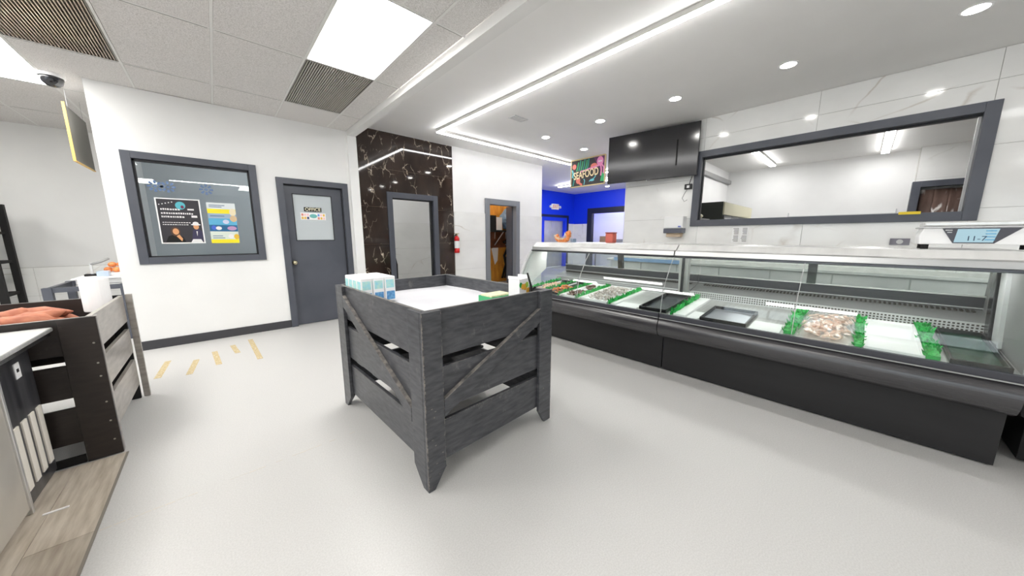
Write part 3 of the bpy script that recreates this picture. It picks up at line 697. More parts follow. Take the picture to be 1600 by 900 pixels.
heap(bb, 24, 3.42, 3.60, 2.205, 2.36, .016, .03, 'brown mussel in the heap further back on the white tray', 'mussel', 'brown mussels, further heap')
heap(shrimp_mesh('shrimp', pink_m, .025), 70, 3.06, 3.62, -0.02, 0.21, .018, .045, 'peeled pink shrimp inside the clear plastic bag', 'shrimp', 'shrimp in the clear bag')
bag = MB(); nu, nv = 26, 18; vs = []
for j in range(nv):
    for i in range(nu):
        u, v = i / (nu - 1), j / (nv - 1); x = 3.01 + .68 * u; y = -0.05 + .29 * v
        e = min(u, 1 - u, v, 1 - v); z = deck_z(x) + .006 + .10 * min(1, e * 3.6) ** .6 + random.uniform(-.009, .009) * (e > 0)
        vs.append((x + random.uniform(-.008, .008), y + random.uniform(-.008, .008), z))
bag.add(vs, [(j * nu + i, j * nu + i + 1, (j + 1) * nu + i + 1, (j + 1) * nu + i) for j in range(nv - 1) for i in range(nu - 1)])
bag.build('plastic_bag', film_m, label='crumpled clear plastic bag of peeled pink shrimp in the case', cat='bag')

# --- on top of the cases
t = thing('digital_scale', (3.60, -0.46, 1.216), 'white digital counter scale with blue lit screen on the case', 'scale')
sx = 3.47
MB().prism([(-0.725, 1.248), (-0.725, 1.352), (-0.27, 1.352), (-0.255, 1.30), (-0.262, 1.248)], 'x', sx, sx + .26).build('body', white_m, t, bevel=.006)
B(sx - .01, sx + .30, -0.74, -0.255, 1.352, 1.362).build('rim', lgrey_m, t, bevel=.002)
B(sx + .02, sx + .28, -0.70, -0.27, 1.364, 1.392).build('weighing_pan', canopy_m, t, bevel=.008)
MB().prism([(-0.345, 1.349), (-0.63, 1.349), (-0.545, 1.256), (-0.395, 1.256)], 'x', sx - .004, sx).build('bezel', mat('scale_bezel', (64, 62, 70), 0.25), t)
MB().prism([(-0.405, 1.345), (-0.555, 1.345), (-0.540, 1.262), (-0.398, 1.262)], 'x', sx - .006, sx - .004).build('screen', screen_e, t)
RX = (R(90), 0, R(-90))
text('screen_digits', '11-7', .042, (sx - .007, -0.478, 1.285), RX, mat('screen_ink', (40, 60, 84), 0.5), t, .0005)
sb = MB()
for k in range(4): sb.box(sx - .0072, sx - .0062, -0.545, -0.508, 1.276 + .018 * k, 1.281 + .018 * k)
sb.build('screen_lines', mat('screen_blue', (74, 150, 196), 0.5), t)
sb = MB(); sb.box(sx - .006, sx - .0045, -0.385, -0.358, 1.335, 1.341); sb.box(sx - .006, sx - .0045, -0.385, -0.366, 1.322, 1.327); sb.build('bezel_print', lgrey_m, t)
for x, y in ((sx + .03, -0.29), (sx + .03, -0.69), (sx + .22, -0.29), (sx + .22, -0.69)):
    MB().cyl((x, y, 1.217), 'z', .017, .031, 14).build('foot', matblack_m, t)
t = thing('crab_garland', (3.72, 3.2, 1.216), 'curved orange knobbly crab shell cluster on the case top', 'decoration')
m = MB()
for i in range(15):
    a = math.pi * (1.02 + .98 * i / 14) + .15
    for k in range(3): m.blob((3.72 + .02 * math.sin(i * 3 + k * 2), 2.955 - .115 * math.cos(a) * 1.0 + .012 * math.cos(k * 2.1), 1.216 + .10 + .082 * math.sin(a) + .014 * math.sin(k * 2.1) + (.02 if i > 11 else 0)), .028, .022, .022, 8, 6, .12)
m.build('shell', orange_m, t, smooth=True)
m = MB()
for i in range(12):
    a = math.pi * (1.05 + .92 * i / 11) + .15
    m.tube([(3.70, 2.955 - .10 * math.cos(a), 1.316 + .07 * math.sin(a)), (3.665, 2.955 - .10 * math.cos(a) + .012, 1.33 + .07 * math.sin(a)), (3.66, 2.955 - .085 * math.cos(a), 1.35 + .07 * math.sin(a))], [.008, .007, .003], 5)
m.build('claws', cream_m, t, smooth=True)
B(3.75, 3.82, 2.78, 2.83, 1.216, 1.265).build('small_box', mat('dull_blue', (120, 140, 160), 0.5), label='small dull blue box behind the orange crab cluster', cat='box', bevel=.003)
t = thing('canister', (3.80, 2.22, 1.216), 'terracotta red square canister standing on the case top', 'canister')
B(3.75, 3.85, 2.165, 2.275, 1.216, 1.335).build('body', terra_m, t, bevel=.012)
B(3.748, 3.852, 2.163, 2.277, 1.335, 1.35).build('lid', mat('terracotta_dark', (150, 66, 56), 0.5), t, bevel=.004)
# cold-room shelf goods seen through the doorway
t = thing('storage_shelf', (12.2, 6.9, 0), 'low pale storage shelf inside the cold room doorway', 'shelf')
B(12.02, 12.48, 5.9, 7.8, 1.0, 1.03).build('board', lgrey_m, t)
for y in (5.95, 7.75): B(12.05, 12.09, y - .02, y + .02, 0, 1.0).build('leg', grey_m, t)
B(12.1, 12.4, 7.2, 7.6, 1.03, 1.30).build('carton', card_m, label='brown carton on the cold room shelf', cat='box', bevel=.004)
B(12.1, 12.4, 6.55, 7.1, 1.03, 1.18).build('bin', grey_m, label='grey tub on the cold room shelf', cat='tub', bevel=.02)

# --- back counter
t = thing('back_counter', (5.45, 1.0, 0), 'long pale back counter against the marble wall behind the cases', 'counter')
B(5.20, 5.858, -1.6, 3.1, .875, .91).build('worktop', canopy_m, t, bevel=.004)
B(5.25, 5.858, -1.55, 3.05, .10, .875).build('body', mottled('counter_front', (214, 216, 214), (176, 182, 182), 2.5, 0.3), t)
B(5.19, 5.20, 1.75, 2.95, .878, .935).build('film_strip', steelblue_m, t)
B(5.32, 5.858, -1.55, 3.05, 0.0, .10).build('plinth', matblack_m, t)
for k in range(8): B(5.238, 5.25, -1.53 + k * .573, -1.53 + k * .573 + .56, .12, .86).build('door', mottled('counter_door', (224, 225, 224), (204, 206, 206), 1.5, 0.3), t, bevel=.003)
# ------------------------------------------------------------------ on the right wall
t = thing('television', (5.66, 2.64, 2.26), 'large black wall television tilted out above the case', 'television')
ang = math.atan2(0.24, 1.47)
def tvp(u, v, w):   # u along the screen 0..1.47, v up, w out of the screen
    dx, dy = -math.sin(ang), math.cos(ang)
    return (5.755 + dx * u - dy * w, 1.905 + dy * u + dx * w, 2.262 + v)
def tvbox(u0, u1, v0, v1, w0, w1, n, m, bevel=0):
    b = MB(); vs = [tvp(u, v, w) for w in (w0, w1) for v in (v0, v1) for u in (u0, u1)]
    b.add(vs, [(0, 2, 3, 1), (4, 5, 7, 6), (0, 1, 5, 4), (2, 6, 7, 3), (0, 4, 6, 2), (1, 3, 7, 5)]).build(n, m, t, bevel=bevel)
tvbox(0, 1.47, 0, .815, -.03, .0, 'casing', black_m, .004)
tvbox(.008, 1.462, .016, .807, .0, .003, 'screen', blackg_m)
tvbox(.70, .76, -.012, .004, -.01, .004, 'logo_tab', steeld_m)
B(5.70, 5.855, 2.2, 2.6, 2.45, 2.85).build('wall_bracket', matblack_m, t)
t = thing('power_adapter', (5.84, 2.04, 2.1), 'black power adapter hanging on its cord under the television', 'adapter')
B(5.82, 5.858, 1.985, 2.10, 2.065, 2.15).build('body', black_m, t, bevel=.01)
B(5.817, 5.821, 2.02, 2.06, 2.085, 2.125).build('label', white_m, t)
MB().tube([(5.84, 2.03, 2.15), (5.845, 2.02, 2.2), (5.845, 2.0, 2.27)], .006).build('cord', black_m, t)
MB().tube([(5.85, 2.06, 2.07), (5.853, 2.10, 2.0), (5.853, 2.13, 1.93), (5.853, 2.09, 1.87), (5.853, 2.05, 1.90)], .004).build('cable', grey_m, t)
t = thing('towel_dispenser', (5.78, 2.18, 1.34), 'white paper towel dispenser with grey front on marble wall', 'dispenser')
B(5.70, 5.86, 2.03, 2.34, 1.43, 1.63).build('cover', white_m, t, bevel=.015)
B(5.69, 5.86, 2.035, 2.335, 1.352, 1.43).build('window_band', mat('smoke_grey', (92, 94, 106), 0.2), t, bevel=.008)
B(5.74, 5.84, 2.07, 2.30, 1.29, 1.352).build('paper_towel', mat('brown_towel', (206, 184, 158), 0.8), t)
MB().box(5.688, 5.7, 2.06, 2.10, 1.45, 1.47).build('emblem', mat('soft_blue', (90, 110, 190), 0.5), t)
for y, l in ((1.315, 'printed white notice under the long window, closer to the dispenser'), (1.21, 'printed white notice under the long window, second from the dispenser')):
    t = thing('wall_notice', (5.855, y, 1.2), l, 'notice', 'printed notices under the long window')
    B(5.853, 5.859, y - .048, y + .048, 1.20, 1.44).build('sheet', paper_m, t)
    m = MB()
    for k in range(10):
        z = 1.22 + k * .02 + (.01 if k > 4 else 0); m.box(5.8515, 5.8535, y - .036, y + random.uniform(.01, .036), z, z + .009)
    m.build('print', mat('print_grey', (120, 118, 116), 0.7), t)
t = thing('name_plate', (5.85, -0.30, 1.2), 'small grey plate with pale round emblem beside the scale', 'plate')
B(5.845, 5.859, -0.375, -0.225, 1.2, 1.275).build('plate', mat('plate_grey', (122, 120, 130), 0.5), t)
MB().cyl((5.846, -0.30, 1.237), 'x', .026, -.002, 20).build('emblem', lgrey_m, t)
B(XR - .04, XR - .01, -0.41, -0.25, 1.545, 1.575).build('yellow_tag', yellow_m, label='yellow tag stuck on the lower rail of the long window', cat='tag')
# ------------------------------------------------------------------ prep room behind the long window
t = thing('glass_door_fridge', (8.8, 2.4, 0), 'dark sided glass door fridge in the room behind the window', 'fridge')
B(7.70, 10.1, 2.0, 2.80, 0, 2.0).build('body', mat('fridge_side', (66, 70, 66), 0.4), t)
B(7.72, 10.08, 1.975, 2.0, 1.74, 1.99).build('header', cream_m, t)
for k in range(4):
    d = B(7.74 + .58 * k, 8.30 + .58 * k, 1.972, 1.998, .08, 1.72).build('door', mat('fridge_frame', (96, 98, 98), 0.4), t)
    B(7.78 + .58 * k, 8.26 + .58 * k, 1.966, 1.972, .12, 1.68).build('pane', mat('fridge_pane', (206, 208, 210), 0.1), d)
t = thing('stock_rack', (6.7, 2.35, 0), 'metal rack of yellow and cream goods behind the window', 'rack')
B(6.35, 7.1, 2.05, 2.70, 1.60, 1.63).build('shelf', grey_m, t)
for x in (6.38, 7.07):
    for y in (2.08, 2.67): B(x - .015, x + .015, y - .015, y + .015, 0, 1.6).build('post', grey_m, t)
for k, (x, y, l) in enumerate(((6.45, 2.12, 'cream'), (6.62, 2.20, 'ivory'), (6.80, 2.15, 'buff'))):
    MB().blob((x, y, 1.675), .10, .07, .045, 12, 8, .05).build('package', cream_m, smooth=True, label='%s wrapped package on the rack behind the window' % l, cat='package')
MB().blob((6.52, 2.30, 1.80), .12, .12, .07, 12, 8, .05).build('yellow_bag', yellow_m, smooth=True, label='bulging yellow bag topmost on the rack behind the window', cat='bag')
B(6.45, 6.62, 2.38, 2.55, 1.63, 1.95).build('white_jug', white_m, label='white jug standing behind the yellow bag', cat='jug', bevel=.02)
t = thing('pipe_cover', (10.1, 2.80, 2.84), 'grey boxed pipe along the prep room wall', 'pipe')
B(8.4, 11.19, 2.76, 2.84, 2.78, 2.88).build('trunking', grey_m, t, bevel=.01)
MB().cyl((11.0, 2.75, 2.83), 'y', .03, -.01, 12).build('cap', lgrey_m, t)
t = thing('strip_curtain', (11.05, -1.3, 0), 'brown crackled plastic curtain filling the prep room doorway', 'curtain')
cm = veined('crackled_film', (118, 98, 90), (236, 232, 228), 3.0, 0.09, 0.15, (0.3, 0.2, 0.1), (1, 2, 0.8), (84, 66, 60), 0.5, 0.45)
for k in range(6): 
    b = MB(); pts = [(11.04 + .012 * math.sin(i * 1.4 + k), -1.88 + .197 * k + .197 * i / 6) for i in range(7)]
    b.sheet(pts, 'z', 0.02, 2.26, .006).build('strip', cm, t, smooth=True)
t = thing('wall_rail', (11.19, 0.2, 1.83), 'thin white rail along the prep room wall', 'rail')
B(11.16, 11.2, -0.45, 1.4, 1.80, 1.815).build('bar', lgrey_m, t)
for y in (-0.44, 1.39): B(11.16, 11.2, y - .01, y + .01, 1.75, 1.90).build('end', lgrey_m, t)

# ------------------------------------------------------------------ slatted crate stand in the middle
CO = Vector((0.665, 1.345, 0)); CA = R(2.0)
def cw(x, y, z=0.0):
    return (CO.x + x * math.cos(CA) - y * math.sin(CA), CO.y + x * math.sin(CA) + y * math.cos(CA), z)
W, D, H = 0.98, 1.27, 0.945
cr_ = thing('slatted_crate', tuple(CO), 'black slatted wooden display crate with diagonal braces, white liner inside', 'crate', rz=CA)
def cb(b, name, m=crate_m, bevel=.003, **k): return b.build(name, m, cr_, world=False, bevel=bevel, **k)
T = .022
def foot(a0, a1, tip0, tip1):   # post outline with a tapered foot
    return [(a0, .10), (tip0, 0.0), (tip1, 0.0), (a1, .10), (a1, H), (a0, H)]
# four corner posts, each an L of two boards with tapered feet
for xs_, ys_ in ((0, 0), (1, 0), (0, 1), (1, 1)):
    b = MB()
    x0, x1 = (0, .108) if xs_ == 0 else (W - .125, W)
    y0 = 0 if ys_ == 0 else D - T
    o = foot(x0, x1, x0 + (.0 if xs_ == 0 else .06), x1 - (.07 if xs_ == 0 else .0))
    b.prism(o, 'y', y0, y0 + T)
    y0, y1 = (0 + T, .145) if ys_ == 0 else (D - .145, D - T)
    xa = 0 if xs_ == 0 else W - T
    o = foot(y0, y1, y0 if ys_ == 0 else y0 + .09, y1 - .09 if ys_ == 0 else y1)
    b.prism(o, 'x', xa, xa + T)
    cb(b, 'post')
for (z0, z1) in ((.125, .352), (.41, .645), (.70, H)):
    for k in range(2):
        yb = T + .001 if k == 0 else D - 2 * T - .001
        cb(MB().box(T + .001, W - T - .001, yb, yb + T, z0, z1), 'slat')
        xb = T + .001 if k == 0 else W - 2 * T - .001
        cb(MB().box(xb, xb + T, 2 * T + .002, D - 2 * T - .002, z0, z1), 'slat')
def brace(p0, p1, w, axis, at, tt):
    a, b_ = Vector(p0), Vector(p1); d = (b_ - a).normalized(); n = Vector((-d.y, d.x)) * w / 2
    # ends cut vertical against the posts
    def cut(p, s):
        q = p + n * s; return q
    up = [(p0[0], p0[1] + w / 2 / abs(d.x)), (p1[0], p1[1] + w / 2 / abs(d.x)), (p1[0], p1[1] - w / 2 / abs(d.x)), (p0[0], p0[1] - w / 2 / abs(d.x))]
    cb(MB().prism(up, axis, at, at + tt), 'brace')
    e = [up[0], up[1], (up[1][0], up[1][1] - .004), (up[0][0], up[0][1] - .004)]
    if at < .1: cb(MB().prism([(p[0], p[1] + .0006) for p in e], axis, at - .0005, at + tt), 'brace_edge_highlight', edge_m, 0)  # worn top edge with its bevel highlight painted in
brace((.110, .430), (W - .125 - .002, .785), .085, 'y', -.001, T)
brace((.147, .375), (D - .147, .84), .075, 'x', -.001, T)
brace((.110, .785), (W - .127, .430), .085, 'y', D - T + .001, T)
brace((.147, .84), (D - .147, .375), .075, 'x', W - T + .001, T)
cb(MB().box(.05, W - .05, .05, D - .05, .80, .815), 'top_board', matblack_m)
for z, n in ((.385, 0),):
    for k in range(4):
        cb(MB().box(.05, W - .05, .10 + k * .29, .22 + k * .29, .372, .392), 'lower_slat')
for x, y in ((.025, -.0015), (.085, -.0015)):
    for z in (.20, .30, .50, .60, .76, .88): pass
# liner with creases
m = MB(); n = 22; vs = []
for j in range(n + 1):
    for i in range(n + 1):
        u, v = i / n, j / n; x, y = .048 + (W - .096) * u, .048 + (D - .096) * v
        z = .835 + .004 * math.sin(u * 9 + v * 3) * math.sin(v * 7) + (.012 if i in (0, n) or j in (0, n) else 0) - (.004 if i == 9 or j == 12 else 0)
        vs.append((x, y, z))
m.add(vs, [(j * (n + 1) + i, j * (n + 1) + i + 1, (j + 1) * (n + 1) + i + 1, (j + 1) * (n + 1) + i) for j in range(n) for i in range(n)])
cb(m, 'liner', liner_m, 0, smooth=True)
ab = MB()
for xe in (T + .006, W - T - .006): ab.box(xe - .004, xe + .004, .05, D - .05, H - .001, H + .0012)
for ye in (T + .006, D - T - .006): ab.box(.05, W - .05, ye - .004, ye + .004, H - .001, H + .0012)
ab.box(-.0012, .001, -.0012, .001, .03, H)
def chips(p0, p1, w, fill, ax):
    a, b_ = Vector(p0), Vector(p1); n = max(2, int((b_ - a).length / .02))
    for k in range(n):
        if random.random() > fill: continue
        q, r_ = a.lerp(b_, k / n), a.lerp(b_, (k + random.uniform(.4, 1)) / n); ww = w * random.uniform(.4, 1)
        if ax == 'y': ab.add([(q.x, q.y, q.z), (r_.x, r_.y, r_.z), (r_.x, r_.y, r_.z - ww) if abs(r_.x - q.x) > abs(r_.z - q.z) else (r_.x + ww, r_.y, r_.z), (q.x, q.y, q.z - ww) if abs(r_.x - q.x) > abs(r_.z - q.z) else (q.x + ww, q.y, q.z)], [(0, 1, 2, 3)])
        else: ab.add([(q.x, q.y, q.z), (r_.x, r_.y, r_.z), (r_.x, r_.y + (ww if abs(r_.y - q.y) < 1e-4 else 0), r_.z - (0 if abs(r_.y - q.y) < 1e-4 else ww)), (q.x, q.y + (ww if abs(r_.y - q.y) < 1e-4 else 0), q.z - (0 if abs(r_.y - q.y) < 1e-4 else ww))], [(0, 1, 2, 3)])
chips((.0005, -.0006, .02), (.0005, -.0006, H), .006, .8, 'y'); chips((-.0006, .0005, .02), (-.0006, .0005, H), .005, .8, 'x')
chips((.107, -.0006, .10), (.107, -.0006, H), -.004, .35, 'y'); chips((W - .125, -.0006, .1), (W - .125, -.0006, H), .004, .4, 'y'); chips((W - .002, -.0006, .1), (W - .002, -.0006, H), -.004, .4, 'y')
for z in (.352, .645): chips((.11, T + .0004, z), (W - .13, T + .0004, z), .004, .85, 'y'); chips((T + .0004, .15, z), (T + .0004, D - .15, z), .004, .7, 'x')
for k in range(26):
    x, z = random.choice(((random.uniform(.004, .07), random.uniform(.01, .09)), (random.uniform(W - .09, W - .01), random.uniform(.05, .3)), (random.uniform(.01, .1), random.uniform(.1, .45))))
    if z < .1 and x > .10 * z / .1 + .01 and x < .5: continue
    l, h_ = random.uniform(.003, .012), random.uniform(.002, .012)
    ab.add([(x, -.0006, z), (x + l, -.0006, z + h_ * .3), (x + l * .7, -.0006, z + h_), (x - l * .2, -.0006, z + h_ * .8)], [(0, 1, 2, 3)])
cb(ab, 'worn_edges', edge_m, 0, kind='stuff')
# cartons standing on the liner, three wide and four deep
def carton(i, j):
    x, y = .088 + .081 * i, .92 + .080 * j
    t = thing('pack', cw(x, y, .842), ['white pack with cyan over blue labels, against the crate wall column', 'white pack with cyan over blue labels, middle column', 'white pack with cyan over blue labels, inner column'][i] + [', front row', ', second row', ', third row', ', rear row'][j], 'pack', 'white packs standing in the crate', rz=CA)
    def b(bx, n, m, bv=0): bx.build(n, m, t, world=False, bevel=bv)
    b(MB().box(-.038, .038, -.036, .036, 0, .178), 'carton', white_m, .006)
    b(MB().box(-.029, .027, -.0375, -.036, .098, .155), 'upper_label', cyan_m)
    b(MB().box(-.029, .030, -.0375, -.036, .014, .074), 'lower_label', bluelab_m)
    b(MB().box(-.0395, -.038, -.028, .028, .098, .155), 'side_label', cyan_m)
for i in range(3):
    for j in range(4): carton(i, j)
t = thing('punnet', cw(.765, .335, .838), 'green plastic basket of cream sponge in the crate', 'basket', rz=CA)
pb = MB(); pb.box(-.10, .10, -.07, -.066, 0, .055).box(-.10, .10, .066, .07, 0, .055).box(-.10, -.096, -.066, .066, 0, .055).box(.096, .10, -.066, .066, 0, .055).box(-.10, .10, -.07, .07, 0, .004)
pb.build('basket', mat('basket_green', (60, 170, 110), 0.4), t, world=False)
MB().box(-.09, .092, -.062, .062, .004, .066).build('sponge', mottled('cream_sponge', (226, 224, 190), (206, 202, 164), 60, 0.8, 0.5), t, world=False, bevel=.008)
t = thing('fruit_box', cw(.862, .205, .838), 'white carton printed with mangoes standing in the crate corner', 'box', rz=CA + R(12))
MB().box(-.06, .06, -.045, .045, 0, .175).build('carton', white_m, t, world=False, bevel=.003)
for k, (x, z, r_, mm) in enumerate(((-.045, .135, .018, green_m), (-.02, .122, .02, mat('mango', (232, 176, 60), 0.5)), (.012, .118, .024, MATS['mango']), (.035, .13, .02, mat('lime_print', (150, 190, 60), 0.5)), (.05, .085, .024, MATS['mango']), (.045, .045, .018, mat('peach_print', (240, 170, 90), 0.5)))):
    MB().cyl((x, -.0455 - .0003 * k, z), 'y', r_, -.0012, 16).build('fruit_print', mm, t, world=False)
pm = MB()
for k in range(4): pm.box(-.03 + .004 * k, .02, -.0468, -.0455, .03 + .012 * k, .035 + .012 * k)
pm.build('lettering', mat('print_brown', (150, 110, 90), 0.6), t, world=False)
for s in (-1, 1): MB().box(s * .061, s * .066, -.045, .045, .175, .195).build('flap', white_m, t, world=False)
t = thing('marker', cw(.905, .095, .838), 'black clip stick leaning by the mango carton', 'stick', rz=CA)
MB().tube([(.0, .0, 0.0), (-.012, .02, .12), (-.02, .05, .215)], [.008, .008, .006], 8).build('shaft', matblack_m, t, world=False, smooth=True)
MB().tube([(-.012, .02, .09), (.035, .03, .115), (.05, .03, .10)], .006, 6).build('clip', matblack_m, t, world=False, smooth=True)
# ------------------------------------------------------------------ produce bin on the left with sweet potatoes
BX, BY0, BY1, BH, BL = -0.546, 2.90, 3.87, .852, -1.75
bn = thing('produce_bin', (-1.15, 3.38, 0), 'dark wooden slatted produce bin full of sweet potatoes', 'bin')
def foot_b(a0, a1): return [(a0, 0), (a1, 0), (a1, BH), (a0, BH)]
B(BX - .135, BX, BY0, BY0 + .02, .004, BH).build('post', bin_m, bn, bevel=.002)
B(BX - .022, BX, BY0 + .02, BY0 + .05, .004, BH).build('corner_strip', bing_m, bn, bevel=.002)
B(BX - .018, BX + .018, BY1 - .03, BY1, .004, BH).build('post', bing_m, bn, bevel=.002)
B(BX - .10, BX - .03, BY1 - .055, BY1 - .03, .004, BH).build('inner_post', matblack_m, bn)
B(BL, BL + .13, BY0, BY0 + .02, .004, BH).build('post', bin_m, bn, bevel=.002)
B(BL, BL + .13, BY1 - .02, BY1, .004, BH).build('post', bin_m, bn, bevel=.002)
for z0, z1 in ((.125, .335), (.395, .585), (.645, BH - .002)):
    B(BX - .046, BX - .024, BY0 + .022, BY1 - .056, z0, z1).build('side_slat', bing_m, bn, bevel=.002)
    B(BL, BL + .022, BY0 + .022, BY1 - .056, z0, z1).build('side_slat', bin_m, bn, bevel=.002)
    B(BL + .03, BX - .05, BY1 - .05, BY1 - .028, z0, z1).build('back_slat', bin_m, bn, bevel=.002)
    B(BL + .03, BX - .05, BY0 + .022, BY0 + .044, z0, z1).build('front_slat', bin_m, bn, bevel=.002)
B(BL + .03, BX - .05, BY0 + .046, BY1 - .056, .70, .715).build('bottom_board', matblack_m, bn)
B(BL + .03, BX - .14, BY0 + .005, BY0 + .02, .004, .05).build('base_board', matblack_m, bn)
sc_ = MB()
for z in (.10, .22, .34, .50, .58, .70): sc_.cyl((BX - .025, BY0 - .001, z), 'y', .005, .004, 8)
sc_.build('screws', screw_m, bn)
B(BL + .02, BX - .012, BY0 - .001, BY0 + .021, BH, BH + .002).build('rim_edge', edge_m, bn)
protos = []
for k in range(3):
    m = MB(); L_ = .10 + .02 * k
    path = [(-L_, 0, 0), (-L_ * .8, .004, .003), (-L_ * .35, .012 * k - .01, .008), (L_ * .2, .01, .01), (L_ * .7, -.006 * k, .003), (L_ * .95, -.01, -.002), (L_ * 1.08, -.012, -.004)]
    m.tube(path, [.006, .022, .040, .043, .030, .013, .004], 12)
    protos.append(m.build('sweet_potato', yam_m, smooth=True))
n_ = 0
for layer in range(1, 3):
    for i in range(4, 8):
        for j in range(6 if layer else 7):
            if layer == 2 and random.random() < .45: continue
            o = protos[n_ % 3] if n_ < 3 else protos[n_ % 3].copy()
            if n_ >= 3: COL.objects.link(o)
            o.location = (-1.58 + .104 * i + random.uniform(-.02, .02), 3.05 + .105 * j + random.uniform(-.02, .02), .715 + .048 * layer)
            o.rotation_euler = (random.uniform(0, 6.28), random.uniform(-.15, .15), random.uniform(-.7, .7) + (0 if random.random() < .75 or i == 7 else 1.5))
            o.scale = (1, 1, 1)
            tag(o, 'reddish sweet potato lying in the dark produce bin', 'sweet potato', 'sweet potatoes in the produce bin'); n_ += 1
t = thing('towel_roll', (-.675, 3.72, .765), 'white paper bag roll standing on the sweet potatoes in the bin', 'roll')
MB().lathe([(.02, 0), (.066, 0), (.069, .006), (.069, .235), (.065, .242), (.025, .242), (.025, .2)], (-.675, 3.72, .765), 28).build('paper', paper_m, t, smooth=False)
MB().cyl((-.675, 3.72, .90), 'z', .024, .106, 16).build('core', card_m, t)
# ------------------------------------------------------------------ stainless freezer at the picture edge
fz = thing('steel_freezer', (-1.2, 2.2, 0), 'low stainless freezer standing on the wood planks beside the bin', 'freezer')
FX = -.775
B(-1.7, FX, 1.2, 2.50, .03, .775).build('body', ssgrey_m, fz, bevel=.004)
B(-1.7, FX - .004, 2.522, 2.875, .03, .775).build('end_section', reflsteel_m, fz)
B(-1.68, FX - .03, 1.22, 2.86, .004, .04).build('plinth', matblack_m, fz)
B(FX - .02, FX + .006, 2.50, 2.520, .006, .775).build('corner_trim', steel_m, fz, bevel=.002)
B(-1.72, -.69, 1.15, 2.885, .798, .82).build('worktop', steel_m, fz, bevel=.006)
B(-1.70, -.70, 1.17, 2.875, .777, .798).build('top_edge', steeld_m, fz)
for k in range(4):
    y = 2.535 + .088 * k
    B(FX - .006, FX + .002, y, y + .052, .10 + .0 * k, .42).build('pale_rect', mat('pale_rect_mat_%s' % 'abcd'[k], (228, 223, 212), 0.5), fz, bevel=.002)  # four plain pale rectangles on the dark end section
B(FX - .006, FX - .001, 2.69, 2.745, .615, .69).build('sticker', white_m, fz)
B(FX - .006, FX + .014, 2.56, 2.66, .735, .757).build('latch', lgrey_m, fz, bevel=.004)
sm_ = MB().box(FX - .0012, FX - .0006, 2.705, 2.73, .645, .662); sm_.build('sticker_print', black_m, fz)
MB().box(-.735, -.66, 2.45, 2.462, .004, .009).build('plastic_tie', white_m, label='white plastic tie lying on the wood planks by the freezer', cat='tie')
# ------------------------------------------------------------------ far left background
t = thing('display_rack', (-2.6, 7.6, 0), 'black metal shelf rack against the far wall', 'rack')
for x in (-2.06, -2.70, -3.3):
    for y in (7.35, 7.85): B(x - .03, x + .03, y - .03, y + .03, 0, 1.72).build('post', matblack_m, t)
for z in (.55, .98, 1.36, 1.68): B(-3.3, -2.06, 7.33, 7.87, z - .035, z).build('shelf', matblack_m, t)
for k in range(4):
    x = -2.17 - .10 * k
    b = MB().lathe([(.04, 0), (.045, .02), (.045, .15), (.018, .22), (.016, .27), (.0, .27)], (x, 7.55, .551), 14).build('green_bottle', mat('bottle_green_%s' % 'abcd'[k], (30, 120 + 8 * k, 40), 0.2), smooth=True, label=['green bottle at the open end of the black rack', 'second green bottle from the open end of the black rack', 'third green bottle from the open end of the black rack', 'green bottle deepest along the black rack'][k], cat='bottle', group='green bottles on the black rack')
t = thing('snack_bag', (-2.22, 7.40, .98), 'green and white snack bag in the black rack', 'bag')
B(-2.72, -2.58, 7.45, 7.5, .981, 1.2).build('pouch', green_m, t, bevel=.02)
B(-2.70, -2.60, 7.44, 7.45, 1.04, 1.12).build('print', white_m, t)
t = thing('work_table', (-1.1, 6.6, 0), 'white topped table with dark steel frame behind the produce bin', 'table')
TY0, TY1 = 6.25, 7.05
for x in (-1.47, -.90):
    for y in (TY0, TY1): B(x - .035, x + .035, y - .035, y + .035, 0, .715).build('leg', frame_m, t, bevel=.003)
for y in (TY0, TY1): B(-1.435, -.935, y - .02, y + .02, .655, .71).build('rail', frame_m, t)
for x in (-1.47, -.90): B(x - .02, x + .02, TY0 + .035, TY1 - .035, .655, .71).build('rail', frame_m, t)
B(-1.30, -.84, TY0 + .18, TY1 + .03, .715, .775).build('apron', white_m, t)
B(-1.33, -.81, TY0 + .14, TY1 + .05, .775, .79).build('table_top', white_m, t, bevel=.003)
t = thing('arm_stand', (-1.22, 6.75, .79), 'small grey jointed arm stand on the white topped table', 'stand')
B(-1.28, -1.17, 6.7, 6.8, .79, .815).build('base', matblack_m, t)
B(-1.23, -1.21, 6.74, 6.76, .815, .96).build('pole', lgrey_m, t)
MB().tube([(-1.22, 6.75, .94), (-1.14, 6.75, .965), (-1.06, 6.75, 1.01)], .014, 8).build('arm', grey_m, t, smooth=True)
B(-1.15, -1.05, 6.52, 6.66, .79, .86).build('plastic_tub', mat('pale_blue_tub', (176, 190, 208), 0.3), label='pale blue plastic tub on the white topped table', cat='tub', bevel=.01)
for k, (x, y, z, l) in enumerate(((-1.10, 6.86, .855, 'outermost'), (-1.02, 6.80, .855, 'front'), (-.945, 6.9, .855, 'inner'), (-1.06, 6.87, .92, 'top outer'), (-.98, 6.85, .92, 'top inner'))):
    MB().blob((x, y, z), .042, .042, .036, 12, 8).build('tomato', orange_m, smooth=True, label='%s orange tomato of the small pile on the white topped table' % l, cat='tomato', group='orange tomatoes on the table')
B(-1.15, -.89, 6.74, 6.96, .79, .818).build('tomato_tray', white_m, label='white tray under the orange tomatoes', cat='tray', bevel=.004)
t = thing('dark_funnel', (-.93, 7.4, .7), 'black pointed stand just visible behind the tomatoes', 'stand')
MB().cyl((-.98, 7.6, 0), 'z', .14, 1.12, 14, .02).build('cone', matblack_m, t)
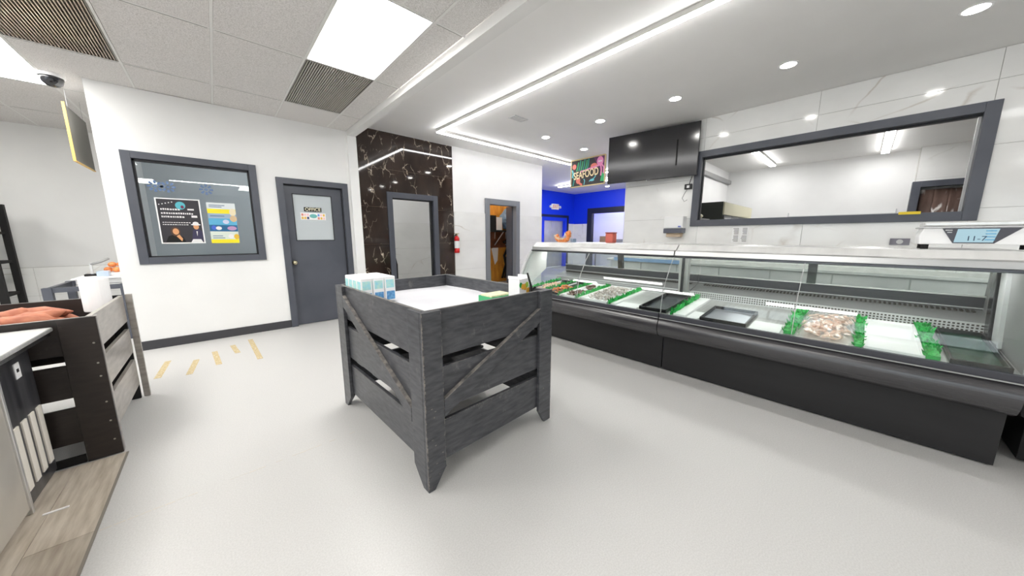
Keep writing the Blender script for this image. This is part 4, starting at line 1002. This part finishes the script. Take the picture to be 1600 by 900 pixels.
t = thing('hanging_board', (-1.0, 6.05, 2.4), 'grey board with yellow edge hanging by the office corner', 'board')
B(-1.004, -.996, 5.77, 6.55, 2.10, 2.66).build('panel', mat('board_grey', (112, 110, 106), 0.6), t)
B(-1.010, -.990, 5.757, 5.770, 2.088, 2.675).build('edge', mat('board_yellow', (208, 170, 96), 0.5), t)
B(-1.010, -.990, 5.770, 6.55, 2.088, 2.10).build('edge', MATS['board_yellow'], t)
for y in (5.9, 6.45): MB().tube([(-1.0, y, 2.66), (-1.0, y, 2.86)], .0015).build('hanger', grey_m, t)
# ------------------------------------------------------------------ signs and posters
YO = 5.490
t = thing('office_sign', (1.105, YO, 1.68), 'black OFFICE sign with pale letters on the door glass', 'sign')
B(.995, 1.215, 5.503, 5.511, 1.655, 1.715).build('plate', matblack_m, t)
text('lettering', 'OFFICE', .062, (1.105, 5.5015, 1.684), (R(90), 0, 0), cream_m, t, .001, fat=.0006)
t = thing('door_sticker', (1.10, YO, 1.6), 'strip of colourful small prints under the OFFICE sign', 'sticker')
B(.945, 1.265, 5.505, 5.511, 1.535, 1.635).build('strip', paper_m, t)
cols = [(110, 150, 220), (220, 140, 120), (240, 200, 200), (60, 70, 110), (230, 190, 90)]
for k in range(9):
    x = .955 + .034 * k
    if 3 <= k <= 5: continue
    for z in (1.545, 1.59): B(x, x + .026, 5.5035, 5.505, z, z + .034).build('print', mat('sticker_print_%s%s' % ('abcdefghi'[k], 'u' if z > 1.56 else 'l'), random.choice(cols), 0.6), t)
MB().blob((1.105, 5.5045, 1.592), .05, .0015, .03, 16, 8).build('emblem', mat('teal_print', (110, 180, 176), 0.5), t)
# poster with two performers
t = thing('concert_poster', (-.24, 5.49, 1.3), 'black poster with white border, woman and man in pale hat', 'poster')
px0, px1, pz0, pz1 = -.455, -.085, 1.215, 1.735
B(px0, px1, 5.486, 5.491, pz0, pz1).build('sheet', paper_m, t)
B(px0 + .012, px1 - .012, 5.4845, 5.486, pz0 + .012, pz1 - .012).build('print_ground', mat('poster_black', (44, 42, 48), 0.5), t)
def disc(cx, cz, rx, rz_, y, n, m, nn=20):
    b = MB(); b.prism([(cx + rx * math.cos(2 * math.pi * k / nn), cz + rz_ * math.sin(2 * math.pi * k / nn)) for k in range(nn)], 'y', y, y + .0006); b.build(n, m, t)
def shp(pts, y, n, m): MB().prism(pts, 'y', y, y + .0006).build(n, m, t)
pw = mat('poster_white', (226, 224, 224), 0.6); skin = mat('poster_skin', (214, 156, 108), 0.6); hair = mat('poster_hair', (74, 50, 36), 0.6); pnav = mat('poster_navy', (52, 48, 78), 0.6)
disc(-.255, 1.655, .042, .045, 5.4838, 'emblem', mat('poster_teal', (84, 176, 190), 0.5)); disc(-.24, 1.64, .014, .018, 5.4832, 'emblem_dot', mat('poster_plum', (110, 30, 70), 0.5))
b = MB()
for z, x1_, n in ((1.60, -.28, 6), (1.555, -.17, 10), (1.515, -.24, 7), (1.455, -.19, 12), (1.43, -.21, 12)):
    x = px0 + .035; h = .02 if z > 1.5 else .009
    while x < x1_:
        w_ = random.uniform(.008, .018); b.box(x, x + w_, 5.4838, 5.4845, z, z + h * random.uniform(.8, 1)); x += w_ + .006
b.box(-.20, -.145, 5.4838, 5.4845, 1.605, 1.622); b.box(-.175, -.125, 5.4838, 5.4845, 1.52, 1.545)
for k in range(5): b.box(-.43 + .026 * k, -.42 + .026 * k, 5.4838, 5.4845, 1.655 + .008 * k, 1.665 + .008 * k)
b.build('lettering', pw, t)
shp([(-.42, pz0 + .012), (-.25, pz0 + .012), (-.27, 1.29), (-.32, 1.33), (-.39, 1.30)], 5.4838, 'woman_dress', matblack_m)
disc(-.328, 1.355, .040, .055, 5.4836, 'woman_hair', hair); disc(-.325, 1.355, .026, .036, 5.4828, 'woman_face', skin); shp([(-.325, 1.30), (-.30, 1.32), (-.275, 1.27), (-.285, 1.24)], 5.4828, 'woman_arm', skin)
shp([(-.20, 1.25), (-.10, 1.24), (-.10, 1.36), (-.145, 1.40), (-.18, 1.37)], 5.4838, 'man_jacket', pnav); shp([(-.152, 1.36), (-.14, 1.36), (-.148, 1.30)], 5.4830, 'man_shirt', pw)
disc(-.148, 1.415, .024, .034, 5.4834, 'man_face', skin); disc(-.148, 1.438, .042, .010, 5.4826, 'hat_brim', pw); disc(-.148, 1.452, .026, .020, 5.4824, 'hat_crown', pw)
shp([(-.21, pz0 + .012), (-.105, pz0 + .012), (-.12, 1.265), (-.19, 1.265)], 5.4826, 'man_notes', pw)
t = thing('festival_poster', (.13, 5.49, 1.3), 'yellow and blue banded poster on the office window', 'poster')
fx0, fx1 = -.03, .235
bands = [(1.215, 1.262, (238, 222, 30)), (1.262, 1.36, (206, 216, 206)), (1.36, 1.44, (28, 96, 140)), (1.44, 1.52, (88, 168, 204)), (1.52, 1.58, (150, 172, 196)), (1.58, 1.635, (240, 222, 36)), (1.635, 1.71, (214, 220, 222))]
B(fx0, fx1, 5.487, 5.491, 1.215, 1.71).build('sheet', paper_m, t)
for k, (a, b_, c) in enumerate(bands): B(fx0, fx1, 5.4858, 5.487, a, b_).build('band', mat('poster_band_%s' % 'abcdefg'[k], c, 0.5), t)
disc(.205, 1.60, .032, .045, 5.4852, 'round_print', mat('print_cream', (228, 214, 180), 0.6)); disc(.205, 1.52, .034, .04, 5.4852, 'round_print', mat('print_tan', (206, 178, 140), 0.6))
disc(.01, 1.405, .022, .028, 5.4852, 'blue_print', mat('print_royal', (66, 100, 200), 0.6)); disc(.055, 1.40, .028, .022, 5.485, 'pale_print', pw); disc(.18, 1.40, .045, .026, 5.485, 'pink_print', mat('print_mauve', (190, 150, 190), 0.6))
disc(.16, 1.30, .026, .026, 5.485, 'dog_print', pw); disc(.215, 1.295, .026, .034, 5.485, 'gold_print', mat('print_gold', (222, 180, 60), 0.6)); disc(.13, 1.48, .03, .026, 5.485, 'white_print', mat('print_lilac', (200, 204, 226), 0.6))
b = MB()
for z in (1.275, 1.30, 1.545, 1.655, 1.675): b.box(fx0 + .02, fx0 + .02 + random.uniform(.08, .15), 5.4852, 5.4858, z, z + .008)
b.build('lettering', mat('print_ink', (70, 100, 130), 0.6), t)
bs = mat('sticker_blue', (98, 122, 162), 0.6)
for k, (x, z, l) in enumerate(((-.43, 1.86, 'blue geometric tile sticker nearest the window frame corner'), (-.33, 1.86, 'blue geometric tile sticker above the black poster'), (-.01, 1.86, 'blue geometric tile sticker above the banded poster'))):
    t = thing('window_sticker', (x, 5.489, z), l, 'sticker', 'blue tile stickers on the office window')
    b = MB(); Y = (5.4885, 5.4905)
    for a in range(8):
        an = a * math.pi / 4; r0, r1 = (.028, .062)
        c, s = math.cos(an), math.sin(an)
        b.prism([(x + r0 * c - .008 * s, z + r0 * s + .008 * c), (x + r0 * c + .008 * s, z + r0 * s - .008 * c), (x + r1 * c + .012 * s, z + r1 * s - .012 * c), (x + r1 * c - .012 * s, z + r1 * s + .012 * c)], 'y', *Y)
    b.prism([(x + .018, z), (x, z + .018), (x - .018, z), (x, z - .018)], 'y', *Y)
    b.build('pattern', bs, t)
# SEAFOOD board: drawn in the plane x = 6.62, u runs towards -y
SX, SY0, SZ0 = 6.62, 5.03, 2.485
t = thing('seafood_board', (SX, 4.57, 3.1), 'framed chalkboard reading SEAFOOD with pink octopus and seaweed', 'sign')
U, V = .93, .62
B(SX, SX + .02, SY0 - U, SY0, SZ0, SZ0 + V).build('board', mat('chalk_black', (58, 54, 56), 0.7), t)
fr_ = mat('gold_frame', (206, 186, 140), 0.5)
for q in ((SY0 - U - .012, SY0 - U + .012, SZ0, SZ0 + V), (SY0 - .012, SY0 + .012, SZ0, SZ0 + V), (SY0 - U, SY0, SZ0 - .012, SZ0 + .012), (SY0 - U, SY0, SZ0 + V - .012, SZ0 + V + .012)): B(SX - .008, SX + .022, *q).build('frame', fr_, t)
def sb_poly(pts, n, m, lay): MB().prism([(SY0 - u, SZ0 + v) for u, v in pts], 'x', SX - .002 - .0008 * lay, SX - .0012 - .0008 * lay + .001).build(n, m, t)
def sb_disc(u, v, ru, rv, n, m, lay): sb_poly([(u + ru * math.cos(k * math.pi / 9), v + rv * math.sin(k * math.pi / 9)) for k in range(18)], n, m, lay)
def sb_stroke(pts, w, n, m, lay):
    b = MB()
    for (u0, v0), (u1, v1) in zip(pts[:-1], pts[1:]):
        d = Vector((u1 - u0, v1 - v0)).normalized(); nx, ny = -d.y * w / 2, d.x * w / 2
        b.prism([(SY0 - u0 - nx, SZ0 + v0 + ny), (SY0 - u1 - nx, SZ0 + v1 + ny), (SY0 - u1 + nx, SZ0 + v1 - ny), (SY0 - u0 + nx, SZ0 + v0 - ny)], 'x', SX - .002 - .0008 * lay, SX - .001 - .0008 * lay)
    b.build(n, m, t)
pk = mat('chalk_pink', (226, 140, 186), 0.7); tl = mat('chalk_teal', (48, 146, 132), 0.7); gr = mat('chalk_green', (60, 172, 112), 0.7); cy = mat('chalk_cyan', (110, 196, 206), 0.7); co = mat('chalk_coral', (224, 126, 112), 0.7); cw_ = mat('chalk_cream', (240, 222, 178), 0.7); pr = mat('chalk_purple', (98, 52, 92), 0.7)
sb_poly([(.62, .62), (.93, .62), (.93, .30), (.78, .34)], 'purple_wash', pr, 0)
sb_disc(.80, .50, .085, .105, 'octopus_head', pk, 1); sb_disc(.775, .50, .018, .02, 'octopus_eye', pw, 3); sb_disc(.825, .50, .018, .02, 'octopus_eye', pw, 3); sb_disc(.64, .42, .09, .06, 'octopus_body', co, 1)
sb_stroke([(.80, .42), (.70, .40), (.55, .38), (.40, .35), (.28, .34)], .035, 'octopus_arm', pk, 2); sb_stroke([(.82, .42), (.84, .30), (.83, .18)], .035, 'octopus_arm', pk, 2); sb_stroke([(.85, .42), (.90, .36), (.90, .22)], .03, 'octopus_arm', pk, 2)
for k, (u, h_) in enumerate(((.18, .56), (.24, .60), (.30, .57), (.36, .60), (.42, .58), (.47, .60))): sb_stroke([(u - .02, .36), (u + .012, .46), (u + .03, h_)], .03, 'seaweed', tl if k % 2 else gr, 1)
sb_disc(.09, .47, .055, .06, 'pink_coral', co, 1); sb_stroke([(.04, .22), (.06, .32), (.03, .40)], .035, 'blue_weed', cy, 1); sb_stroke([(.06, .03), (.09, .14), (.08, .24)], .03, 'blue_weed', tl, 1)
sb_disc(.21, .14, .06, .075, 'lobster', co, 1); sb_stroke([(.23, .10), (.28, .05), (.33, .03)], .05, 'lobster_tail', co, 2); sb_stroke([(.38, .03), (.40, .12), (.37, .16)], .02, 'weed', cy, 1)
sb_disc(.60, .11, .06, .026, 'chalk_fish', cy, 1); sb_stroke([(.52, .09), (.66, .15), (.70, .20)], .02, 'fish_fin', cy, 2); sb_poly([(.82, .06), (.86, .26), (.92, .20), (.92, .05)], 'green_weed', gr, 1)
o = text('lettering', 'SEAFOOD', .175, (SX - .006, SY0 - .425, SZ0 + .265), (R(90), R(-4), R(-90)), cw_, t, .001, fat=.003)
o.scale = (.88, 1.35, 1)
t = thing('exit_sign', (10.5, 8.78, 2.5), 'lit white EXIT sign with red letters on the blue wall', 'sign')
B(10.30, 10.75, 8.75, 8.799, 2.39, 2.62).build('housing', white_m, t, bevel=.01)
B(10.33, 10.72, 8.745, 8.75, 2.41, 2.60).build('face', exit_e, t)
text('lettering', 'EXIT', .19, (10.525, 8.743, 2.505), (R(90), 0, 0), red_m, t, .001)
for s in (10.22, 10.83): MB().cyl((s, 8.74, 2.50), 'y', .055, .05, 14).build('lamp_head', white_m, t)
t = thing('fire_extinguisher', (3.795, 5.84, 0.95), 'red fire extinguisher with white band at the dark marble edge', 'extinguisher')
cx = 3.775
MB().lathe([(.05, 0), (.058, .01), (.058, .10), (.058, .10)], (cx, 5.825, .95), 18).build('base_band', red_m, t, smooth=True)
MB().cyl((cx, 5.825, 1.05), 'z', .0585, .15, 18).build('white_label', white_m, t)
MB().lathe([(.058, 0), (.058, .06), (.03, .10), (.018, .11)], (cx, 5.825, 1.20), 18).build('shoulder', red_m, t, smooth=True)
MB().box(cx - .018, cx + .018, 5.80, 5.85, 1.31, 1.345).box(cx - .01, cx + .06, 5.815, 5.835, 1.345, 1.36).box(cx - .06, cx - .018, 5.818, 5.832, 1.35, 1.362).build('valve', brass_m, t)
MB().tube([(cx - .02, 5.82, 1.33), (cx - .07, 5.82, 1.30), (cx - .075, 5.82, 1.15), (cx - .07, 5.82, 1.0)], .010, 6).build('hose', matblack_m, t, smooth=True)
# ------------------------------------------------------------------ storeroom and side room contents
t = thing('storeroom_shelf', (5.75, 6.75, 1.45), 'dark wooden storeroom shelf with brackets and clutter', 'shelf')
B(4.6, 6.42, 6.55, 7.0, 1.42, 1.46).build('board', matblack_m, t)
B(4.6, 6.42, 6.97, 7.0, .98, 1.42).build('back_plank', osbd_m, t)
for x in (5.75, 6.15): MB().tube([(x, 6.58, 1.415), (x + .02, 6.98, 1.05), (x + .03, 6.97, 1.41)], .014, 6).build('bracket', lgrey_m, t)
B(4.9, 5.52, 6.6, 6.95, 1.461, 1.84).build('dark_carton', matblack_m, label='black carton on the storeroom shelf', cat='box')
B(5.53, 5.74, 6.62, 6.9, 1.461, 1.80).build('white_carton', white_m, label='white carton beside the black one on the storeroom shelf', cat='box')
MB().blob((6.08, 6.76, 1.76), .24, .2, .28, 16, 10, .14).build('blue_sack', mat('slate_blue_cloth', (104, 132, 158), 0.8), label='slate blue sack bulging on the storeroom shelf', cat='sack')
MB().blob((6.0, 6.6, 1.50), .09, .07, .035, 10, 6).build('orange_cap', orange_m, label='orange cap lying before the blue sack', cat='cap')
m = MB(); m.quad((5.66, 6.985, .95), (5.92, 6.985, 1.12), (5.88, 6.985, .62), (5.78, 6.985, .50)); m.quad((5.66, 6.99, .95), (5.78, 6.99, .50), (5.88, 6.99, .62), (5.92, 6.99, 1.12))
m.build('torn_sheet', paper_m, label='torn white sheet pinned to the orange storeroom wall', cat='paper')
t = thing('hose_bundle', (6.15, 6.9, .5), 'tangle of black hoses hanging inside the storeroom door', 'hose')
MB().tube([(6.02, 6.95, .1), (6.12, 6.90, .5), (6.06, 6.90, .75), (6.18, 6.90, .95), (6.14, 6.90, 1.2), (6.04, 6.90, 1.12)], .035, 8).build('thick_hose', matblack_m, t, smooth=True)
MB().tube([(6.08, 6.9, .1), (6.18, 6.9, .45), (6.1, 6.9, .62), (6.22, 6.9, .8), (6.16, 6.9, 1.0)], .03, 8).build('thin_hose', black_m, t, smooth=True)
t = thing('cord_loop', (5.4, 6.98, .8), 'pale cord looped on the storeroom wall', 'cord')
MB().tube([(5.35, 6.98, .62), (5.47, 6.98, .66), (5.53, 6.98, .8), (5.47, 6.98, .95), (5.33, 6.98, 1.0)], .010, 6).build('loop', cream_m, t, smooth=True)
MB().tube([(5.3, 6.95, 1.15), (5.55, 6.95, 1.40)], .008, 5).build('tail', cream_m, t, smooth=True)
B(5.12, 5.26, 6.5, 6.62, 0, .44).build('green_jug', mat('jug_green', (60, 130, 110), 0.4), label='green jug on the storeroom floor behind the door frame', cat='jug', bevel=.03)
t = thing('folding_chair', (2.5, 6.5, 0), 'black rounded chair back peeking past the side room door frame', 'chair')
MB().tube([(2.68, 6.45, 0), (2.70, 6.45, .42), (2.705, 6.45, .72), (2.68, 6.45, .84), (2.60, 6.45, .90), (2.48, 6.45, .90)], .026, 8).build('frame', matblack_m, t, smooth=True)
B(2.36, 2.68, 6.15, 6.44, .40, .44).build('seat', black_m, t, bevel=.01)
for x in (2.38, 2.66): B(x - .012, x + .012, 6.16, 6.184, 0, .40).build('leg', black_m, t)
B(2.38, 2.685, 6.44, 6.46, .5, .87).build('backrest', black_m, t, bevel=.008)
# ------------------------------------------------------------------ tape strips on the floor
TP = [((-.530, 4.27), (-.500, 4.81), 'tan tape strip on the floor closest to the produce bin'), ((-.318, 4.19), (-.280, 4.66), 'second tan tape strip from the produce bin'), ((-.105, 4.32), (-.140, 4.86), 'middle tan tape strip of the five on the floor'),
      ((.055, 4.62), (.02, 5.0), 'shortest tan tape strip, second from the office door'), ((.222, 4.23), (.195, 5.14), 'longest tan tape strip, nearest the office door')]
for (a, b_, l) in TP:
    m = MB(); d = (Vector(b_) - Vector(a)).normalized(); nx, ny = -d.y * .024, d.x * .024
    m.prism([(a[0] + nx, a[1] + ny), (a[0] - nx, a[1] - ny), (b_[0] - nx, b_[1] - ny), (b_[0] + nx, b_[1] + ny)], 'z', 0.0, .0012)
    m.build('tape_strip', tape_m, label=l, cat='tape', group='tan tape strips on the floor')
